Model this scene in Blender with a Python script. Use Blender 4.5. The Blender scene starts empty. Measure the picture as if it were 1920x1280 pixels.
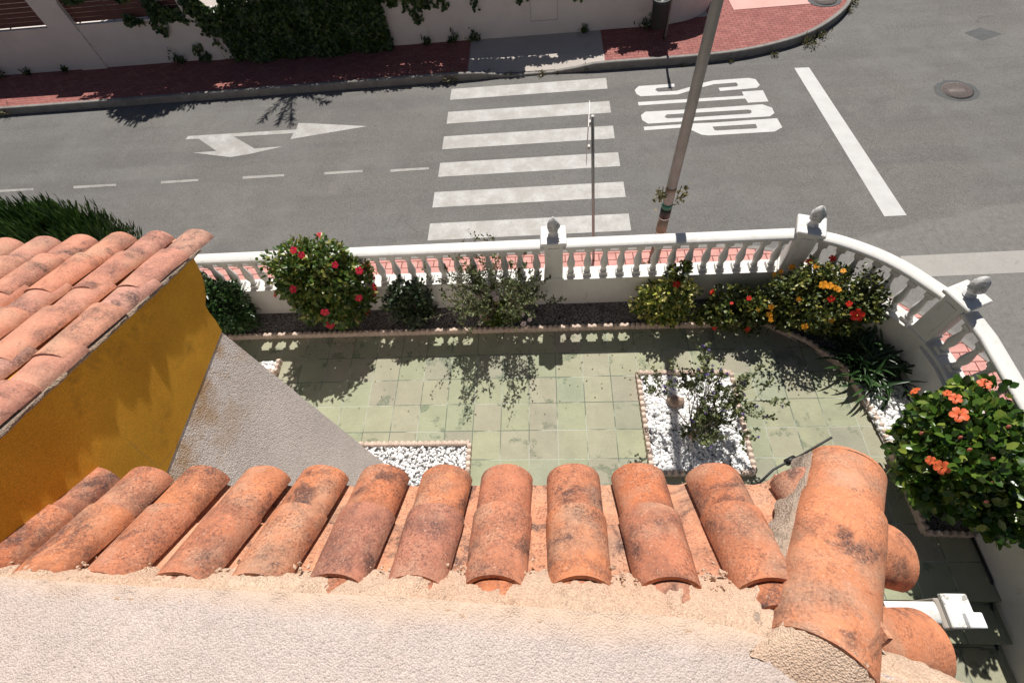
import bpy, bmesh, math, random
import numpy as np
from mathutils import Vector, Matrix, noise
R = math.radians
random.seed(7); rng = np.random.default_rng(7)
SC = bpy.context.scene
COL = SC.collection

# ---------------------------------------------------------------- camera
EYE = Vector((0.0, 0.0, 7.4))
F, YAW, PITCH, ROLL = 918.1961, -0.14897619, 1.01076759, -0.153968055
cp, sp = math.cos(PITCH), math.sin(PITCH)
FW = Vector((math.sin(YAW)*cp, math.cos(YAW)*cp, -sp))
rt = Vector((math.cos(YAW), -math.sin(YAW), 0)); up = rt.cross(FW)
RT = rt*math.cos(ROLL) + up*math.sin(ROLL)
UP = -rt*math.sin(ROLL) + up*math.cos(ROLL)
cam = bpy.data.cameras.new('camera'); cam.sensor_width = 36; cam.lens = F/1920*36
cam.clip_start = .02; cam.clip_end = 600
co = bpy.data.objects.new('camera', cam); COL.objects.link(co)
co.matrix_world = Matrix(((RT.x, UP.x, -FW.x, EYE.x), (RT.y, UP.y, -FW.y, EYE.y), (RT.z, UP.z, -FW.z, EYE.z), (0, 0, 0, 1)))
SC.camera = co

# ---------------------------------------------------------------- light
SUN_EL, SUN_AZ = 54.0, 4.5     # azimuth from +Y towards +X
w = bpy.data.worlds.new("World"); SC.world = w; w.use_nodes = True
sky = w.node_tree.nodes.new('ShaderNodeTexSky'); sky.sky_type = 'NISHITA'; sky.sun_disc = False
sky.sun_elevation = R(SUN_EL); sky.sun_rotation = R(SUN_AZ)
bg = w.node_tree.nodes['Background']; bg.inputs[1].default_value = .033
w.node_tree.links.new(sky.outputs[0], bg.inputs[0])
sl = bpy.data.lights.new('sun', 'SUN'); sl.energy = 4.9; sl.angle = R(.5); sl.color = (1, .955, .89)
so = bpy.data.objects.new('sun', sl); COL.objects.link(so)
sd = Vector((math.sin(R(SUN_AZ))*math.cos(R(SUN_EL)), math.cos(R(SUN_AZ))*math.cos(R(SUN_EL)), math.sin(R(SUN_EL))))
so.rotation_euler = sd.to_track_quat('Z', 'Y').to_euler()
vs = SC.view_settings; vs.view_transform = 'Standard'; vs.look = 'None'; vs.exposure = 0.3; vs.gamma = 1
SC.cycles.max_bounces = 6; SC.cycles.transparent_max_bounces = 4

# ---------------------------------------------------------------- where things stand: sight lines -> points on real planes
def ray(px, py): return RT*((px-960)/F) - UP*((py-640)/F) + FW
def onZ(px, py, z): d = ray(px, py); t = (z-EYE.z)/d.z; return EYE + d*t
def onY(px, py, Y): d = ray(px, py); t = Y/d.y; return EYE + d*t
def onX(px, py, X): d = ray(px, py); t = X/d.x; return EYE + d*t

# ---------------------------------------------------------------- mesh helpers
class MB:
    def __init__(s): s.v = []; s.f = []; s.s = []
    def add(s, vs, fs, smooth=False):
        o = len(s.v); s.v += [tuple(v) for v in vs]; s.f += [tuple(i+o for i in f) for f in fs]; s.s += [smooth]*len(fs)
        return s
    def box(s, lo, hi):
        x0, y0, z0 = lo; x1, y1, z1 = hi
        return s.add([(x0,y0,z0),(x1,y0,z0),(x1,y1,z0),(x0,y1,z0),(x0,y0,z1),(x1,y0,z1),(x1,y1,z1),(x0,y1,z1)],
                     [(0,3,2,1),(4,5,6,7),(0,1,5,4),(1,2,6,5),(2,3,7,6),(3,0,4,7)])
    def cbox(s, w, d, z0, z1, b=.008, c=(0, 0), rot=0):          # box with chamfered edges about c
        hw, hd = w/2, d/2; P = []; ca, sa = math.cos(rot), math.sin(rot)
        for z, k in ((z0, 0), (z1-b, 0), (z1, b)):
            ring = [(-hw+k,-hd+k+b),(-hw+k+b,-hd+k),(hw-k-b,-hd+k),(hw-k,-hd+k+b),(hw-k,hd-k-b),(hw-k-b,hd-k),(-hw+k+b,hd-k),(-hw+k,hd-k-b)]
            P += [(c[0]+x*ca-y*sa, c[1]+x*sa+y*ca, z) for x, y in ring]
        fs = [tuple(range(7, -1, -1)), tuple(range(16, 24))]
        for r in range(2):
            for i in range(8): fs.append((r*8+i, r*8+(i+1) % 8, r*8+8+(i+1) % 8, r*8+8+i))
        return s.add(P, fs)
    def prism(s, poly, z0, z1):
        n = len(poly); a = sum(poly[i][0]*poly[(i+1) % n][1]-poly[(i+1) % n][0]*poly[i][1] for i in range(n))
        if a < 0: poly = poly[::-1]
        return s.add([(p[0], p[1], z0) for p in poly]+[(p[0], p[1], z1) for p in poly],
                     [tuple(range(n-1, -1, -1)), tuple(range(n, 2*n))]+[(i, (i+1) % n, n+(i+1) % n, n+i) for i in range(n)])
    def tube(s, pts, rad, seg=8, caps=True):
        pts = [Vector(p) for p in pts]; n = len(pts); rad = rad if isinstance(rad, (list, tuple)) else [rad]*n
        P = []; a = None
        for i, p in enumerate(pts):
            d = (pts[min(i+1, n-1)]-pts[max(i-1, 0)]); d = d.normalized() if d.length > 1e-9 else Vector((0, 0, 1))
            if a is None: a = d.orthogonal().normalized()
            a = (a-d*a.dot(d)); a = a.normalized() if a.length > 1e-6 else d.orthogonal().normalized(); b = d.cross(a)
            for k in range(seg):
                t = 2*math.pi*k/seg; P.append(p+(a*math.cos(t)+b*math.sin(t))*rad[i])
        fs = [(i*seg+k, i*seg+(k+1) % seg, (i+1)*seg+(k+1) % seg, (i+1)*seg+k) for i in range(n-1) for k in range(seg)]
        s.add(P, fs, True)
        if caps:
            o = len(s.v)-len(P); s.f += [tuple(o+k for k in range(seg-1, -1, -1)), tuple(o+(n-1)*seg+k for k in range(seg))]; s.s += [False]*2
        return s
    def lathe(s, prof, c=(0, 0, 0), seg=16, axis=None):
        P = []
        for r, z in prof:
            for k in range(seg):
                t = 2*math.pi*k/seg; P.append((c[0]+r*math.cos(t), c[1]+r*math.sin(t), c[2]+z))
        n = len(prof)
        return s.add(P, [(i*seg+k, i*seg+(k+1) % seg, (i+1)*seg+(k+1) % seg, (i+1)*seg+k) for i in range(n-1) for k in range(seg)]+[tuple(range(seg-1,-1,-1)), tuple((n-1)*seg+k for k in range(seg))], True)
    def build(s, name, m, parent=None, sharp=None):
        me = bpy.data.meshes.new(name); me.from_pydata(s.v, [], s.f); me.polygons.foreach_set('use_smooth', s.s)
        me.update()
        if sharp: me.set_sharp_from_angle(angle=R(sharp))
        me.materials.append(m); o = bpy.data.objects.new(name, me); COL.objects.link(o)
        if parent: o.parent = parent
        return o
def tag(o, label=None, cat=None, group=None, kind=None):
    for k, v in (('label', label), ('category', cat), ('group', group), ('kind', kind)):
        if v: o[k] = v
    return o
def empty(name, loc=(0, 0, 0), rz=0, **k):
    o = bpy.data.objects.new(name, None); COL.objects.link(o); o.location = loc; o.rotation_euler.z = rz; o.empty_display_size = .1
    return tag(o, **k)
def copy_tree(o, parent=None):
    c = o.copy(); COL.objects.link(c); c.parent = parent
    for ch in [x for x in COL.objects if x.parent == o]: copy_tree(ch, c)
    return c
def grid(mb, rows, smooth=True):
    n = len(rows[0]); P = [p for r in rows for p in r]
    mb.add(P, [(i*n+j, i*n+j+1, (i+1)*n+j+1, (i+1)*n+j) for i in range(len(rows)-1) for j in range(n-1)], smooth)
def nz(p, s=1.0): return noise.noise(Vector(p)*s)
def resample(poly, step):
    out = []
    for a, b in zip(poly[:-1], poly[1:]):
        a, b = Vector(a), Vector(b); n = max(1, round((b-a).length/step))
        out += [a.lerp(b, i/n) for i in range(n)]
    return out+[Vector(poly[-1])]
def smooth_poly(pts, it=3):
    pts = [Vector(p) for p in pts]
    for _ in range(it):
        q = [pts[0]]
        for a, b in zip(pts[:-1], pts[1:]): q += [a.lerp(b, .25), a.lerp(b, .75)]
        pts = q+[pts[-1]]
    return pts

# ---------------------------------------------------------------- materials
def srgb(r, g, b): return tuple(((c/255)/12.92 if c/255 < .04045 else ((c/255+.055)/1.055)**2.4) for c in (r, g, b))+(1,)
class MAT:
    def __init__(s, name, base, rough=.8, spec=.4, scale=1.0, coord='Object'):
        s.m = bpy.data.materials.new(name); s.m.use_nodes = True; s.t = s.m.node_tree; s.n = s.t.nodes; s.l = s.t.links
        s.p = s.n['Principled BSDF']; s.p.inputs['Roughness'].default_value = rough; s.p.inputs['Specular IOR Level'].default_value = spec
        s.tc = s.n.new('ShaderNodeTexCoord').outputs[coord]
        c = s.n.new('ShaderNodeRGB'); c.outputs[0].default_value = base if len(base) == 4 else tuple(base)+(1,); s.c = c.outputs[0]; s.h = None
        s.l.new(s.c, s.p.inputs['Base Color'])
    def map(s, scale=(1, 1, 1), rot=0):
        m = s.n.new('ShaderNodeMapping'); m.inputs['Scale'].default_value = scale; m.inputs['Rotation'].default_value = (0, 0, rot); s.l.new(s.tc, m.inputs[0]); return m.outputs[0]
    def noise(s, sc, detail=4, rough=.55, vec=None, dist=0):
        t = s.n.new('ShaderNodeTexNoise'); t.inputs['Scale'].default_value = sc; t.inputs['Detail'].default_value = detail; t.inputs['Roughness'].default_value = rough
        t.inputs['Distortion'].default_value = dist; s.l.new(vec or s.tc, t.inputs['Vector']); return t.outputs['Fac']
    def vor(s, sc, feat='F1', vec=None, out='Distance'):
        t = s.n.new('ShaderNodeTexVoronoi'); t.feature = feat; t.inputs['Scale'].default_value = sc; s.l.new(vec or s.tc, t.inputs['Vector']); return t.outputs[out]
    def ramp(s, v, lo, hi, a=0.0, b=1.0):
        t = s.n.new('ShaderNodeMapRange'); t.inputs[1].default_value = lo; t.inputs[2].default_value = hi; t.inputs[3].default_value = a; t.inputs[4].default_value = b
        s.l.new(v, t.inputs[0]); return t.outputs[0]
    def math(s, op, a, b):
        t = s.n.new('ShaderNodeMath'); t.operation = op
        for i, x in enumerate((a, b)):
            if isinstance(x, (int, float)): t.inputs[i].default_value = x
            else: s.l.new(x, t.inputs[i])
        return t.outputs[0]
    def mix(s, fac, col, mode='MIX', k=None):
        t = s.n.new('ShaderNodeMix'); t.data_type = 'RGBA'; t.blend_type = mode; t.clamp_factor = True
        if isinstance(fac, (int, float)): t.inputs[0].default_value = fac
        else: s.l.new(s.math('MULTIPLY', fac, k) if k else fac, t.inputs[0])
        s.l.new(s.c, t.inputs[6])
        if isinstance(col, tuple): t.inputs[7].default_value = col if len(col) == 4 else col+(1,)
        else: s.l.new(col, t.inputs[7])
        s.c = t.outputs[2]; s.l.new(s.c, s.p.inputs['Base Color']); return s
    def vary(s, v, lo=.7, hi=1.3):                # multiply colour by a grey factor
        t = s.n.new('ShaderNodeMapRange'); t.inputs[1].default_value = .25; t.inputs[2].default_value = .75; t.inputs[3].default_value = lo; t.inputs[4].default_value = hi; t.clamp = False
        s.l.new(v, t.inputs[0]); c = s.n.new('ShaderNodeCombineColor'); [s.l.new(t.outputs[0], c.inputs[i]) for i in range(3)]
        return s.mix(1.0, c.outputs[0], 'MULTIPLY')
    def bump(s, v, dist=.005, strength=1.0):
        b = s.n.new('ShaderNodeBump'); b.inputs['Distance'].default_value = dist; b.inputs['Strength'].default_value = strength
        s.l.new(v, b.inputs['Height'])
        if s.h: s.l.new(s.h, b.inputs['Normal'])
        s.h = b.outputs[0]; s.l.new(s.h, s.p.inputs['Normal']); return s
    def island(s):
        g = s.n.new('ShaderNodeNewGeometry'); return g.outputs['Random Per Island']
    def cramp(s, v, stops):
        t = s.n.new('ShaderNodeValToRGB'); s.l.new(v, t.inputs[0]); e = t.color_ramp.elements
        while len(e) < len(stops): e.new(.5)
        for i, (p, c) in enumerate(stops): e[i].position = p; e[i].color = c if len(c) == 4 else c+(1,)
        return t.outputs[0]
M = {}
def asphalt():
    a = MAT('asphalt', (.152, .143, .133), .9, .25)
    a.mix(a.ramp(a.noise(.16, 3, .5), .42, .58), (.150, .147, .142), k=.9)
    wr = a.noise(1.0, 3, .6, a.map((.10, 1.3, 1)))
    a.mix(a.ramp(wr, .46, .62), (.128, .122, .117), k=.8)                      # wheel tracks along the road
    a.mix(a.ramp(a.noise(.9, 5, .65), .52, .7), (.20, .19, .175), k=.45); a.mix(a.ramp(a.noise(2.3, 6, .7), .60, .74), (.095, .09, .085), k=.5)
    v = a.vor(95, out='Color'); sp_ = a.n.new('ShaderNodeSeparateColor'); a.l.new(v, sp_.inputs[0])
    a.vary(sp_.outputs[0], .84, 1.16); a.vary(a.noise(38, 3, .7), .82, 1.18); a.mix(a.ramp(a.noise(.33, 6, .7, a.map((.35, 1, 1))), .50, .66), (.118, .114, .110), k=.55)
    a.mix(a.math('MULTIPLY', a.ramp(a.noise(.45, 7, .75, a.map((1, 1, 1), .7)), .48, .66), .8), (.20, .198, .19), k=.45)
    # older coarse patch near the junction
    sx = a.n.new('ShaderNodeSeparateXYZ'); a.l.new(a.tc, sx.inputs[0])
    yy = a.math('ADD', sx.outputs[1], a.math('MULTIPLY', sx.outputs[0], -.20))
    yy = a.math('ADD', yy, a.math('MULTIPLY', a.noise(.6, 3), .8))
    m1 = a.math('MULTIPLY', a.ramp(yy, 6.05, 5.97), a.ramp(sx.outputs[0], 4.2, 5.6))
    a.mix(a.math('MULTIPLY', m1, a.ramp(a.noise(9, 6, .75), .3, .62)), (.215, .205, .19), k=.8)
    cr = a.vor(1.6, 'DISTANCE_TO_EDGE', vec=None); n = a.noise(3, 3)
    a.mix(a.math('MULTIPLY', a.ramp(cr, .012, .0), a.ramp(a.noise(.5), .52, .6)), (.06, .058, .055), k=.4)
    a.bump(a.noise(120, 3, .7), .006, .6); a.bump(a.vor(60), .004, .6)
    return a.m
M['asphalt'] = asphalt()
def paint(name, wear, col=(.53, .525, .515)):
    a = MAT(name, col, .6, .35)
    a.vary(a.noise(3.5, 5, .6), .86, 1.06)
    if wear:
        d = a.vor(7.5, 'DISTANCE_TO_EDGE', a.map((1, 1, 1)))
        w_ = a.noise(2.2, 6, .7)
        a.mix(a.ramp(d, .022, .004), (.20, .185, .17), k=.6)
        a.mix(a.ramp(w_, .30, .62), (.34, .325, .305), k=wear*1.1)
        a.mix(a.ramp(a.noise(75, 3, .8), .50, .66), (.22, .21, .195), k=wear*.75)
    else:
        a.mix(a.ramp(a.noise(1.3, 6, .75), .62, .75), (.5, .48, .45), k=.5)
    a.bump(a.noise(90, 3, .7), .004, .4)
    return a.m
M['paint_worn'] = paint('worn_road_paint', 1.0); M['paint'] = paint('road_paint', 0); M['paint_faint'] = paint('faint_road_paint', 1.3, (.20, .192, .18))
M['paint_old'] = paint('old_road_paint', .5, (.36, .345, .32))
def brickpave(name, rot=0, c1=(.33, .125, .108), c2=(.27, .09, .08), sc=1.0, mortar=(.10, .045, .04)):
    a = MAT(name, c1, .85, .3); b = a.n.new('ShaderNodeTexBrick'); a.l.new(a.map((1, 1, 1), rot), b.inputs['Vector'])
    b.inputs['Scale'].default_value = sc; b.inputs['Color1'].default_value = c1+(1,); b.inputs['Color2'].default_value = c2+(1,); b.inputs['Mortar'].default_value = mortar+(1,)
    b.inputs['Brick Width'].default_value = .2; b.inputs['Row Height'].default_value = .105; b.inputs['Mortar Size'].default_value = .006; b.inputs['Bias'].default_value = -.1
    a.mix(1.0, b.outputs['Color']); a.vary(a.noise(5, 4), .8, 1.2); a.vary(a.noise(60, 3), .85, 1.15)
    a.bump(a.ramp(b.outputs['Fac'], 0, 1, 1, 0), .004, .8); a.bump(a.noise(80, 3), .002, .5)
    return a.m
M['pave_red'] = brickpave('red_brick_paving')
M['pave_pink'] = brickpave('pink_paving', 0, (.58, .30, .26), (.50, .24, .21), .62, (.20, .07, .06))
def plain(name, col, rough=.8, var=.12, nsc=6, gran=0, gsc=200, spec=.4, stains=None, metal=0, coord='Object'):
    a = MAT(name, col, rough, spec, coord=coord); a.vary(a.noise(nsc, 5, .6), 1-var, 1+var)
    if stains: a.mix(a.ramp(a.noise(stains[0], 6, .7), stains[1], stains[2]), stains[3], k=stains[4])
    if gran: a.bump(a.noise(gsc, 3, .7), gran, .8)
    a.p.inputs['Metallic'].default_value = metal
    return a.m
M['light_pave'] = plain('pale_pink_paving', (.62, .36, .32), .85, .1, 3, .002, 60)
M['kerb'] = plain('kerb_concrete', (.23, .215, .20), .85, .2, 4, .004, 90, stains=(7, .5, .7, (.12, .11, .1), .6))
M['ramp'] = plain('ramp_concrete', (.46, .41, .37), .85, .1, 4, .002, 90, stains=(2, .55, .7, (.3, .27, .24), .5))
M['farwall'] = plain('cream_painted_wall', (.66, .60, .56), .75, .06, 1.5, .004, 60, stains=(1.2, .55, .75, (.46, .38, .33), .4))
M['ground'] = plain('beige_soil', (.25, .22, .18), .9, .2, 1, .01, 20)
M['slat'] = plain('red_brown_slats', (.10, .035, .028), .6, .15, 5)
def whitepaint(name, col=(.66, .645, .615)):
    a = MAT(name, col, .55, .4); a.vary(a.noise(4, 5, .6), .93, 1.05)
    a.mix(a.ramp(a.noise(3.2, 6, .75, a.map((1, 1, .5))), .56, .76), (.42, .39, .33), k=.55)
    a.mix(a.ramp(a.noise(26, 5, .7), .60, .74), (.36, .33, .28), k=.6); a.mix(a.ramp(a.noise(9, 6, .75, a.map((1, 1, .35))), .58, .70), (.44, .40, .33), k=.55)
    a.bump(a.noise(30, 5, .7), .004, .5); return a.m
M['white'] = whitepaint('weathered_white_paint')
M['finial'] = plain('grey_cast_stone', (.58, .575, .56), .8, .3, 18, .006, 60, stains=(14, .5, .62, (.24, .24, .24), .7))
def soil():
    a = MAT('grey_gravel_soil', (.16, .15, .145), .95, .2); v = a.vor(75, out='Color'); q = a.n.new('ShaderNodeSeparateColor'); a.l.new(v, q.inputs[0])
    a.vary(q.outputs[0], .5, 1.6); a.bump(a.vor(75), .012, .9); a.mix(a.ramp(a.noise(3, 5), .5, .7), (.06, .05, .042), k=.6); return a.m
M['soil'] = soil()
def patio():
    a = MAT('green_concrete_tiles', (.30, .33, .245), .75, .35)
    T = a.map((1/.4, 1/.415, 1)); sx = a.n.new('ShaderNodeSeparateXYZ'); a.l.new(T, sx.inputs[0])
    ox = a.math('ADD', sx.outputs[0], .842); oy = a.math('ADD', sx.outputs[1], -.157+0.0)
    fx = a.math('FRACT', ox, 0); fy = a.math('FRACT', oy, 0)
    def edge(f, w_): return a.math('MAXIMUM', a.ramp(f, w_, w_*.3), a.ramp(f, 1-w_, 1-w_*.3))
    cid = a.n.new('ShaderNodeCombineXYZ'); a.l.new(a.math('FLOOR', ox, 0), cid.inputs[0]); a.l.new(a.math('FLOOR', oy, 0), cid.inputs[1])
    wn = a.n.new('ShaderNodeTexWhiteNoise'); wn.noise_dimensions = '3D'; a.l.new(cid.outputs[0], wn.inputs['Vector'])
    a.mix(1.0, a.cramp(wn.outputs['Value'], [(0, (.28, .30, .20)), (.4, (.315, .32, .21)), (.7, (.32, .305, .22)), (.85, (.285, .265, .205)), (1, (.285, .305, .215))]))
    a.vary(a.noise(3, 5, .6), .88, 1.12)
    # swirl relief, dark green damp stains inside tiles
    vc = a.n.new('ShaderNodeVectorMath'); vc.operation = 'ADD'; a.l.new(a.tc, vc.inputs[0]); a.l.new(wn.outputs['Color'], vc.inputs[1])
    mp = a.n.new('ShaderNodeVectorMath'); mp.operation = 'MULTIPLY'; a.l.new(vc.outputs[0], mp.inputs[0]); mp.inputs[1].default_value = (1, 1, 1)
    st = a.noise(2.6, 6, .62, vc.outputs[0]); a.mix(a.math('MULTIPLY', a.ramp(st, .585, .63), a.ramp(a.noise(40, 4, .7), .35, .6)), (.075, .115, .07), k=.8)
    a.mix(a.ramp(a.noise(1.4, 5, .6), .56, .72), (.20, .19, .15), k=.45)
    sw = a.noise(9, 3, .5, vc.outputs[0], 2.5)
    a.bump(a.math('PINGPONG', a.math('MULTIPLY', sw, 9), 1), .0022, .8)
    e = a.math('MAXIMUM', edge(fx, .02), edge(fy, .02))
    dk = a.ramp(a.noise(1.7, 3), .46, .54)
    g = a.n.new('ShaderNodeMix'); g.data_type = 'RGBA'; a.l.new(dk, g.inputs[0]); g.inputs[6].default_value = (.11, .14, .11, 1); g.inputs[7].default_value = (.40, .42, .35, 1)
    a.mix(e, g.outputs[2], k=1.0)
    a.bump(a.ramp(e, 0, 1, 1, 0), .003, .8); a.bump(a.noise(70, 3), .0015, .5)
    return a.m
M['patio'] = patio()
M['edging'] = plain('cream_pink_concrete_edging', (.58, .46, .38), .85, .15, 8, .003, 90, stains=(9, .5, .68, (.28, .2, .15), .6))
def pebbles():
    a = MAT('white_pebble', (.74, .74, .73), .6, .4); a.mix(1.0, a.cramp(a.island(), [(0, (.62, .62, .62)), (.3, (.74, .74, .74)), (.7, (.84, .83, .82)), (1, (.78, .75, .71))])); return a.m
M['pebble'] = pebbles(); M['pebble_base'] = plain('grey_pebble_base', (.36, .36, .36), .9, .3, 40)
def tile(name, stops, soot=.75, seed=0.0, fleck=.5):
    a = MAT(name, (.5, .2, .1), .8, .3)
    off = a.n.new('ShaderNodeVectorMath'); off.operation = 'ADD'; a.l.new(a.tc, off.inputs[0]); off.inputs[1].default_value = (seed, seed*1.7, seed*.3)
    il = a.island(); ci = a.n.new('ShaderNodeCombineXYZ'); a.l.new(a.math('MULTIPLY', il, 7.0), ci.inputs[0]); a.l.new(a.math('MULTIPLY', il, 3.0), ci.inputs[1])
    o2 = a.n.new('ShaderNodeVectorMath'); o2.operation = 'ADD'; a.l.new(off.outputs[0], o2.inputs[0]); a.l.new(ci.outputs[0], o2.inputs[1]); V = o2.outputs[0]
    a.mix(1.0, a.cramp(il, stops)); a.vary(a.noise(9, 4, .6, V), .8, 1.22)
    a.mix(a.ramp(a.noise(4, 5, .65, V), .48, .66), (.50, .31, .21), k=.7)
    big = a.ramp(a.noise(5.5, 6, .68, V), .47, .68); fine = a.ramp(a.noise(125, 4, .85), .42, .56)
    a.mix(a.math('MULTIPLY', big, a.ramp(fine, 0, 1, .30, 1)), (.05, .038, .042), k=soot)
    blk = a.ramp(a.noise(4.2, 6, .74, V, .6), .54, .64); a.mix(a.math('MULTIPLY', blk, a.ramp(fine, 0, 1, .55, 1)), (.03, .026, .032), k=.85)
    a.mix(a.math('MULTIPLY', a.ramp(a.noise(110, 4, .85), .50, .60), a.ramp(a.noise(7, 3, .6, V), .30, .58)), (.11, .05, .04), k=fleck)
    a.mix(a.ramp(a.noise(100, 3, .8), .58, .68), (.70, .48, .36), k=.45)
    a.bump(a.noise(130, 5, .8), .0035, .8); a.bump(a.noise(14, 4, .6, V), .006, .5)
    return a.m
M['tile'] = tile('terracotta', [(0, (.50, .165, .075)), (.3, (.56, .21, .10)), (.55, (.43, .165, .10)), (.8, (.60, .225, .105)), (1, (.43, .18, .12))], .9, fleck=.8)
M['channel'] = tile('terracotta_channel', [(0, (.56, .25, .145)), (1, (.62, .29, .165))], .7, 3, .8)
M['tile_left'] = tile('pale_terracotta', [(0, (.52, .22, .15)), (.3, (.62, .29, .19)), (.55, (.54, .25, .18)), (.8, (.60, .25, .155)), (1, (.52, .28, .23))], .85, 5, .4)
M['ridge'] = tile('terracotta_hip', [(0, (.62, .235, .115)), (1, (.64, .25, .125))], .65, 9, .6)
def render_coat(name, c, c2, gran, gsc, k=.5, spots=None):
    a = MAT(name, c, .9, .25); a.vary(a.noise(3, 5, .6), .9, 1.1); a.mix(a.ramp(a.noise(2.2, 5, .6), .42, .66), c2, k=k)
    if spots: a.mix(a.ramp(a.noise(spots[0], 5, .65), spots[1], spots[2]), spots[3], k=spots[4])
    v = a.noise(gsc, 4, .8); vc = a.vor(gsc*1.1, out='Color'); q = a.n.new('ShaderNodeSeparateColor'); a.l.new(vc, q.inputs[0]); a.vary(q.outputs[0], .92, 1.06); vd_ = a.vor(gsc*1.1); a.mix(a.ramp(vd_, .62, .85), tuple(x*.6 for x in c2), k=.4); a.bump(a.ramp(vd_, 0, 1, 1, 0), gran*.9, .9); a.mix(a.ramp(v, .50, .36), tuple(x*.55 for x in c2), k=.2); a.bump(v, gran*.6, .8); a.bump(a.noise(gsc*.3, 3, .6), gran*1.2, .5); return a
a_ = render_coat('parapet_render', (.575, .48, .435), (.52, .43, .385), .0034, 190, .5, (2.5, .52, .72, (.45, .36, .30), .5))
sx = a_.n.new('ShaderNodeSeparateXYZ'); a_.l.new(a_.tc, sx.inputs[0])
ed = a_.math('ADD', a_.math('ADD', sx.outputs[1], a_.math('MULTIPLY', sx.outputs[0], .06)), a_.math('MULTIPLY', a_.noise(5, 4), .06))
a_.mix(a_.ramp(ed, .03, .10), (.62, .45, .33), k=.8); M['parapet'] = a_.m      # sandy mortar smear along the front
M['mortar'] = render_coat('pale_mortar', (.64, .47, .35), (.60, .38, .26), .0045, 180, .6, (14, .6, .72, (.42, .30, .22), .4)).m
M['mortar_smooth'] = render_coat('sandy_mortar', (.64, .47, .35), (.60, .40, .29), .0018, 230, .5).m
M['mortar_grey'] = render_coat('grey_mortar', (.46, .34, .25), (.33, .27, .23), .006, 130, .7, (7, .55, .7, (.09, .075, .06), .7)).m
o_ = render_coat('ochre_render', (.86, .43, .040), (.70, .32, .028), .002, 240, .8, (3, .57, .75, (.22, .11, .02), .7)); M['ochre'] = o_.m
crk = o_.vor(1.6, 'DISTANCE_TO_EDGE'); o_.mix(o_.math('MULTIPLY', o_.ramp(crk, .006, .001), o_.ramp(o_.noise(.9), .5, .55)), (.50, .28, .08), k=.8)
g_ = render_coat('grey_render', (.76, .67, .62), (.68, .60, .56), .004, 110, .5)
sx = g_.n.new('ShaderNodeSeparateXYZ'); g_.l.new(g_.tc, sx.inputs[0])
zz = g_.math('ADD', sx.outputs[2], g_.math('MULTIPLY', g_.noise(3, 5), .5))
g_.mix(g_.math('MULTIPLY', g_.ramp(zz, 4.02, 4.50), g_.ramp(g_.noise(4, 5, .65), .42, .62)), (.44, .22, .05), k=.8); M['greywall'] = g_.m
M['metal'] = plain('galvanised_steel', (.27, .268, .255), .55, .15, 5, spec=.5, metal=.25, stains=(3, .5, .8, (.16, .14, .12), .5))
M['dark'] = plain('dark_grey_metal', (.035, .037, .038), .5, .2, 5)
M['black'] = plain('black_plastic', (.012, .012, .013), .5, .2, 5)
M['iron'] = plain('rusty_cast_iron', (.15, .12, .11), .7, .25, 12, .003, 60)
M['patch'] = plain('dark_asphalt_patch', (.085, .088, .09), .85, .2, 6, .004, 90)
M['stone'] = plain('tan_stone', (.34, .24, .19), .85, .25, 9, .006, 40)
M['bark'] = plain('brown_bark', (.13, .095, .065), .9, .3, 20, .004, 80)
M['twig'] = plain('grey_twigs', (.20, .155, .12), .9, .3, 20)
M['plate'] = plain('white_enamel', (.72, .72, .72), .4, .05, 5); M['plate_red'] = plain('red_enamel', (.42, .26, .25), .4, .05, 5)
M['tape_green'] = plain('green_tape', (.01, .13, .09), .4, .1, 20); M['tape_black'] = plain('black_tape', (.01, .009, .009), .4, .1, 20)
M['tape_brown'] = plain('brown_tape', (.20, .14, .10), .6, .1, 20); M['whiteplastic'] = plain('white_plastic', (.82, .83, .85), .35, .03, 5)
M['flaking'] = plain('flaking_white_paint', (.78, .77, .74), .6, .05, 9, stains=(11, .55, .62, (.25, .23, .2), .8))
M['beige'] = plain('beige_masonry', (.34, .30, .26), .85, .1, 5, .003, 80)
def leaf(name, stops, rough=.42, trans=.22, spec=.5):
    a = MAT(name, stops[0][1], rough, spec); a.mix(1.0, a.cramp(a.island(), stops))
    tr = a.n.new('ShaderNodeBsdfTranslucent'); a.l.new(a.c, tr.inputs[0]); mx = a.n.new('ShaderNodeMixShader'); mx.inputs[0].default_value = trans; a.vary(a.noise(3.0, 3, .6), .75, 1.25)
    a.l.new(a.p.outputs[0], mx.inputs[1]); a.l.new(tr.outputs[0], mx.inputs[2]); a.l.new(mx.outputs[0], a.n['Material Output'].inputs[0]); return a.m
M['leaf_hib'] = leaf('hibiscus_leaf', [(0, (.035, .075, .012)), (.45, (.06, .115, .018)), (.7, (.12, .165, .025)), (.9, (.24, .26, .05)), (1, (.32, .30, .10))], .35)
M['leaf_dense'] = leaf('dark_glossy_leaf', [(0, (.018, .05, .012)), (.6, (.035, .09, .02)), (.95, (.09, .17, .05)), (1, (.2, .3, .12))], .35)
M['leaf_dark'] = leaf('dull_dark_leaf', [(0, (.02, .04, .018)), (.6, (.04, .065, .028)), (1, (.09, .12, .05))], .4)
M['leaf_yel'] = leaf('variegated_leaf', [(0, (.05, .10, .015)), (.45, (.09, .14, .02)), (.6, (.42, .42, .06)), (.85, (.66, .60, .16)), (1, (.74, .70, .32))], .45)
M['leaf_olive'] = leaf('small_olive_leaf', [(0, (.05, .07, .025)), (.6, (.10, .125, .045)), (1, (.22, .24, .09))], .5)
M['leaf_big'] = leaf('broad_hibiscus_leaf', [(0, (.022, .06, .008)), (.5, (.05, .11, .014)), (.8, (.11, .18, .025)), (1, (.25, .30, .05))], .28)
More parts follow.
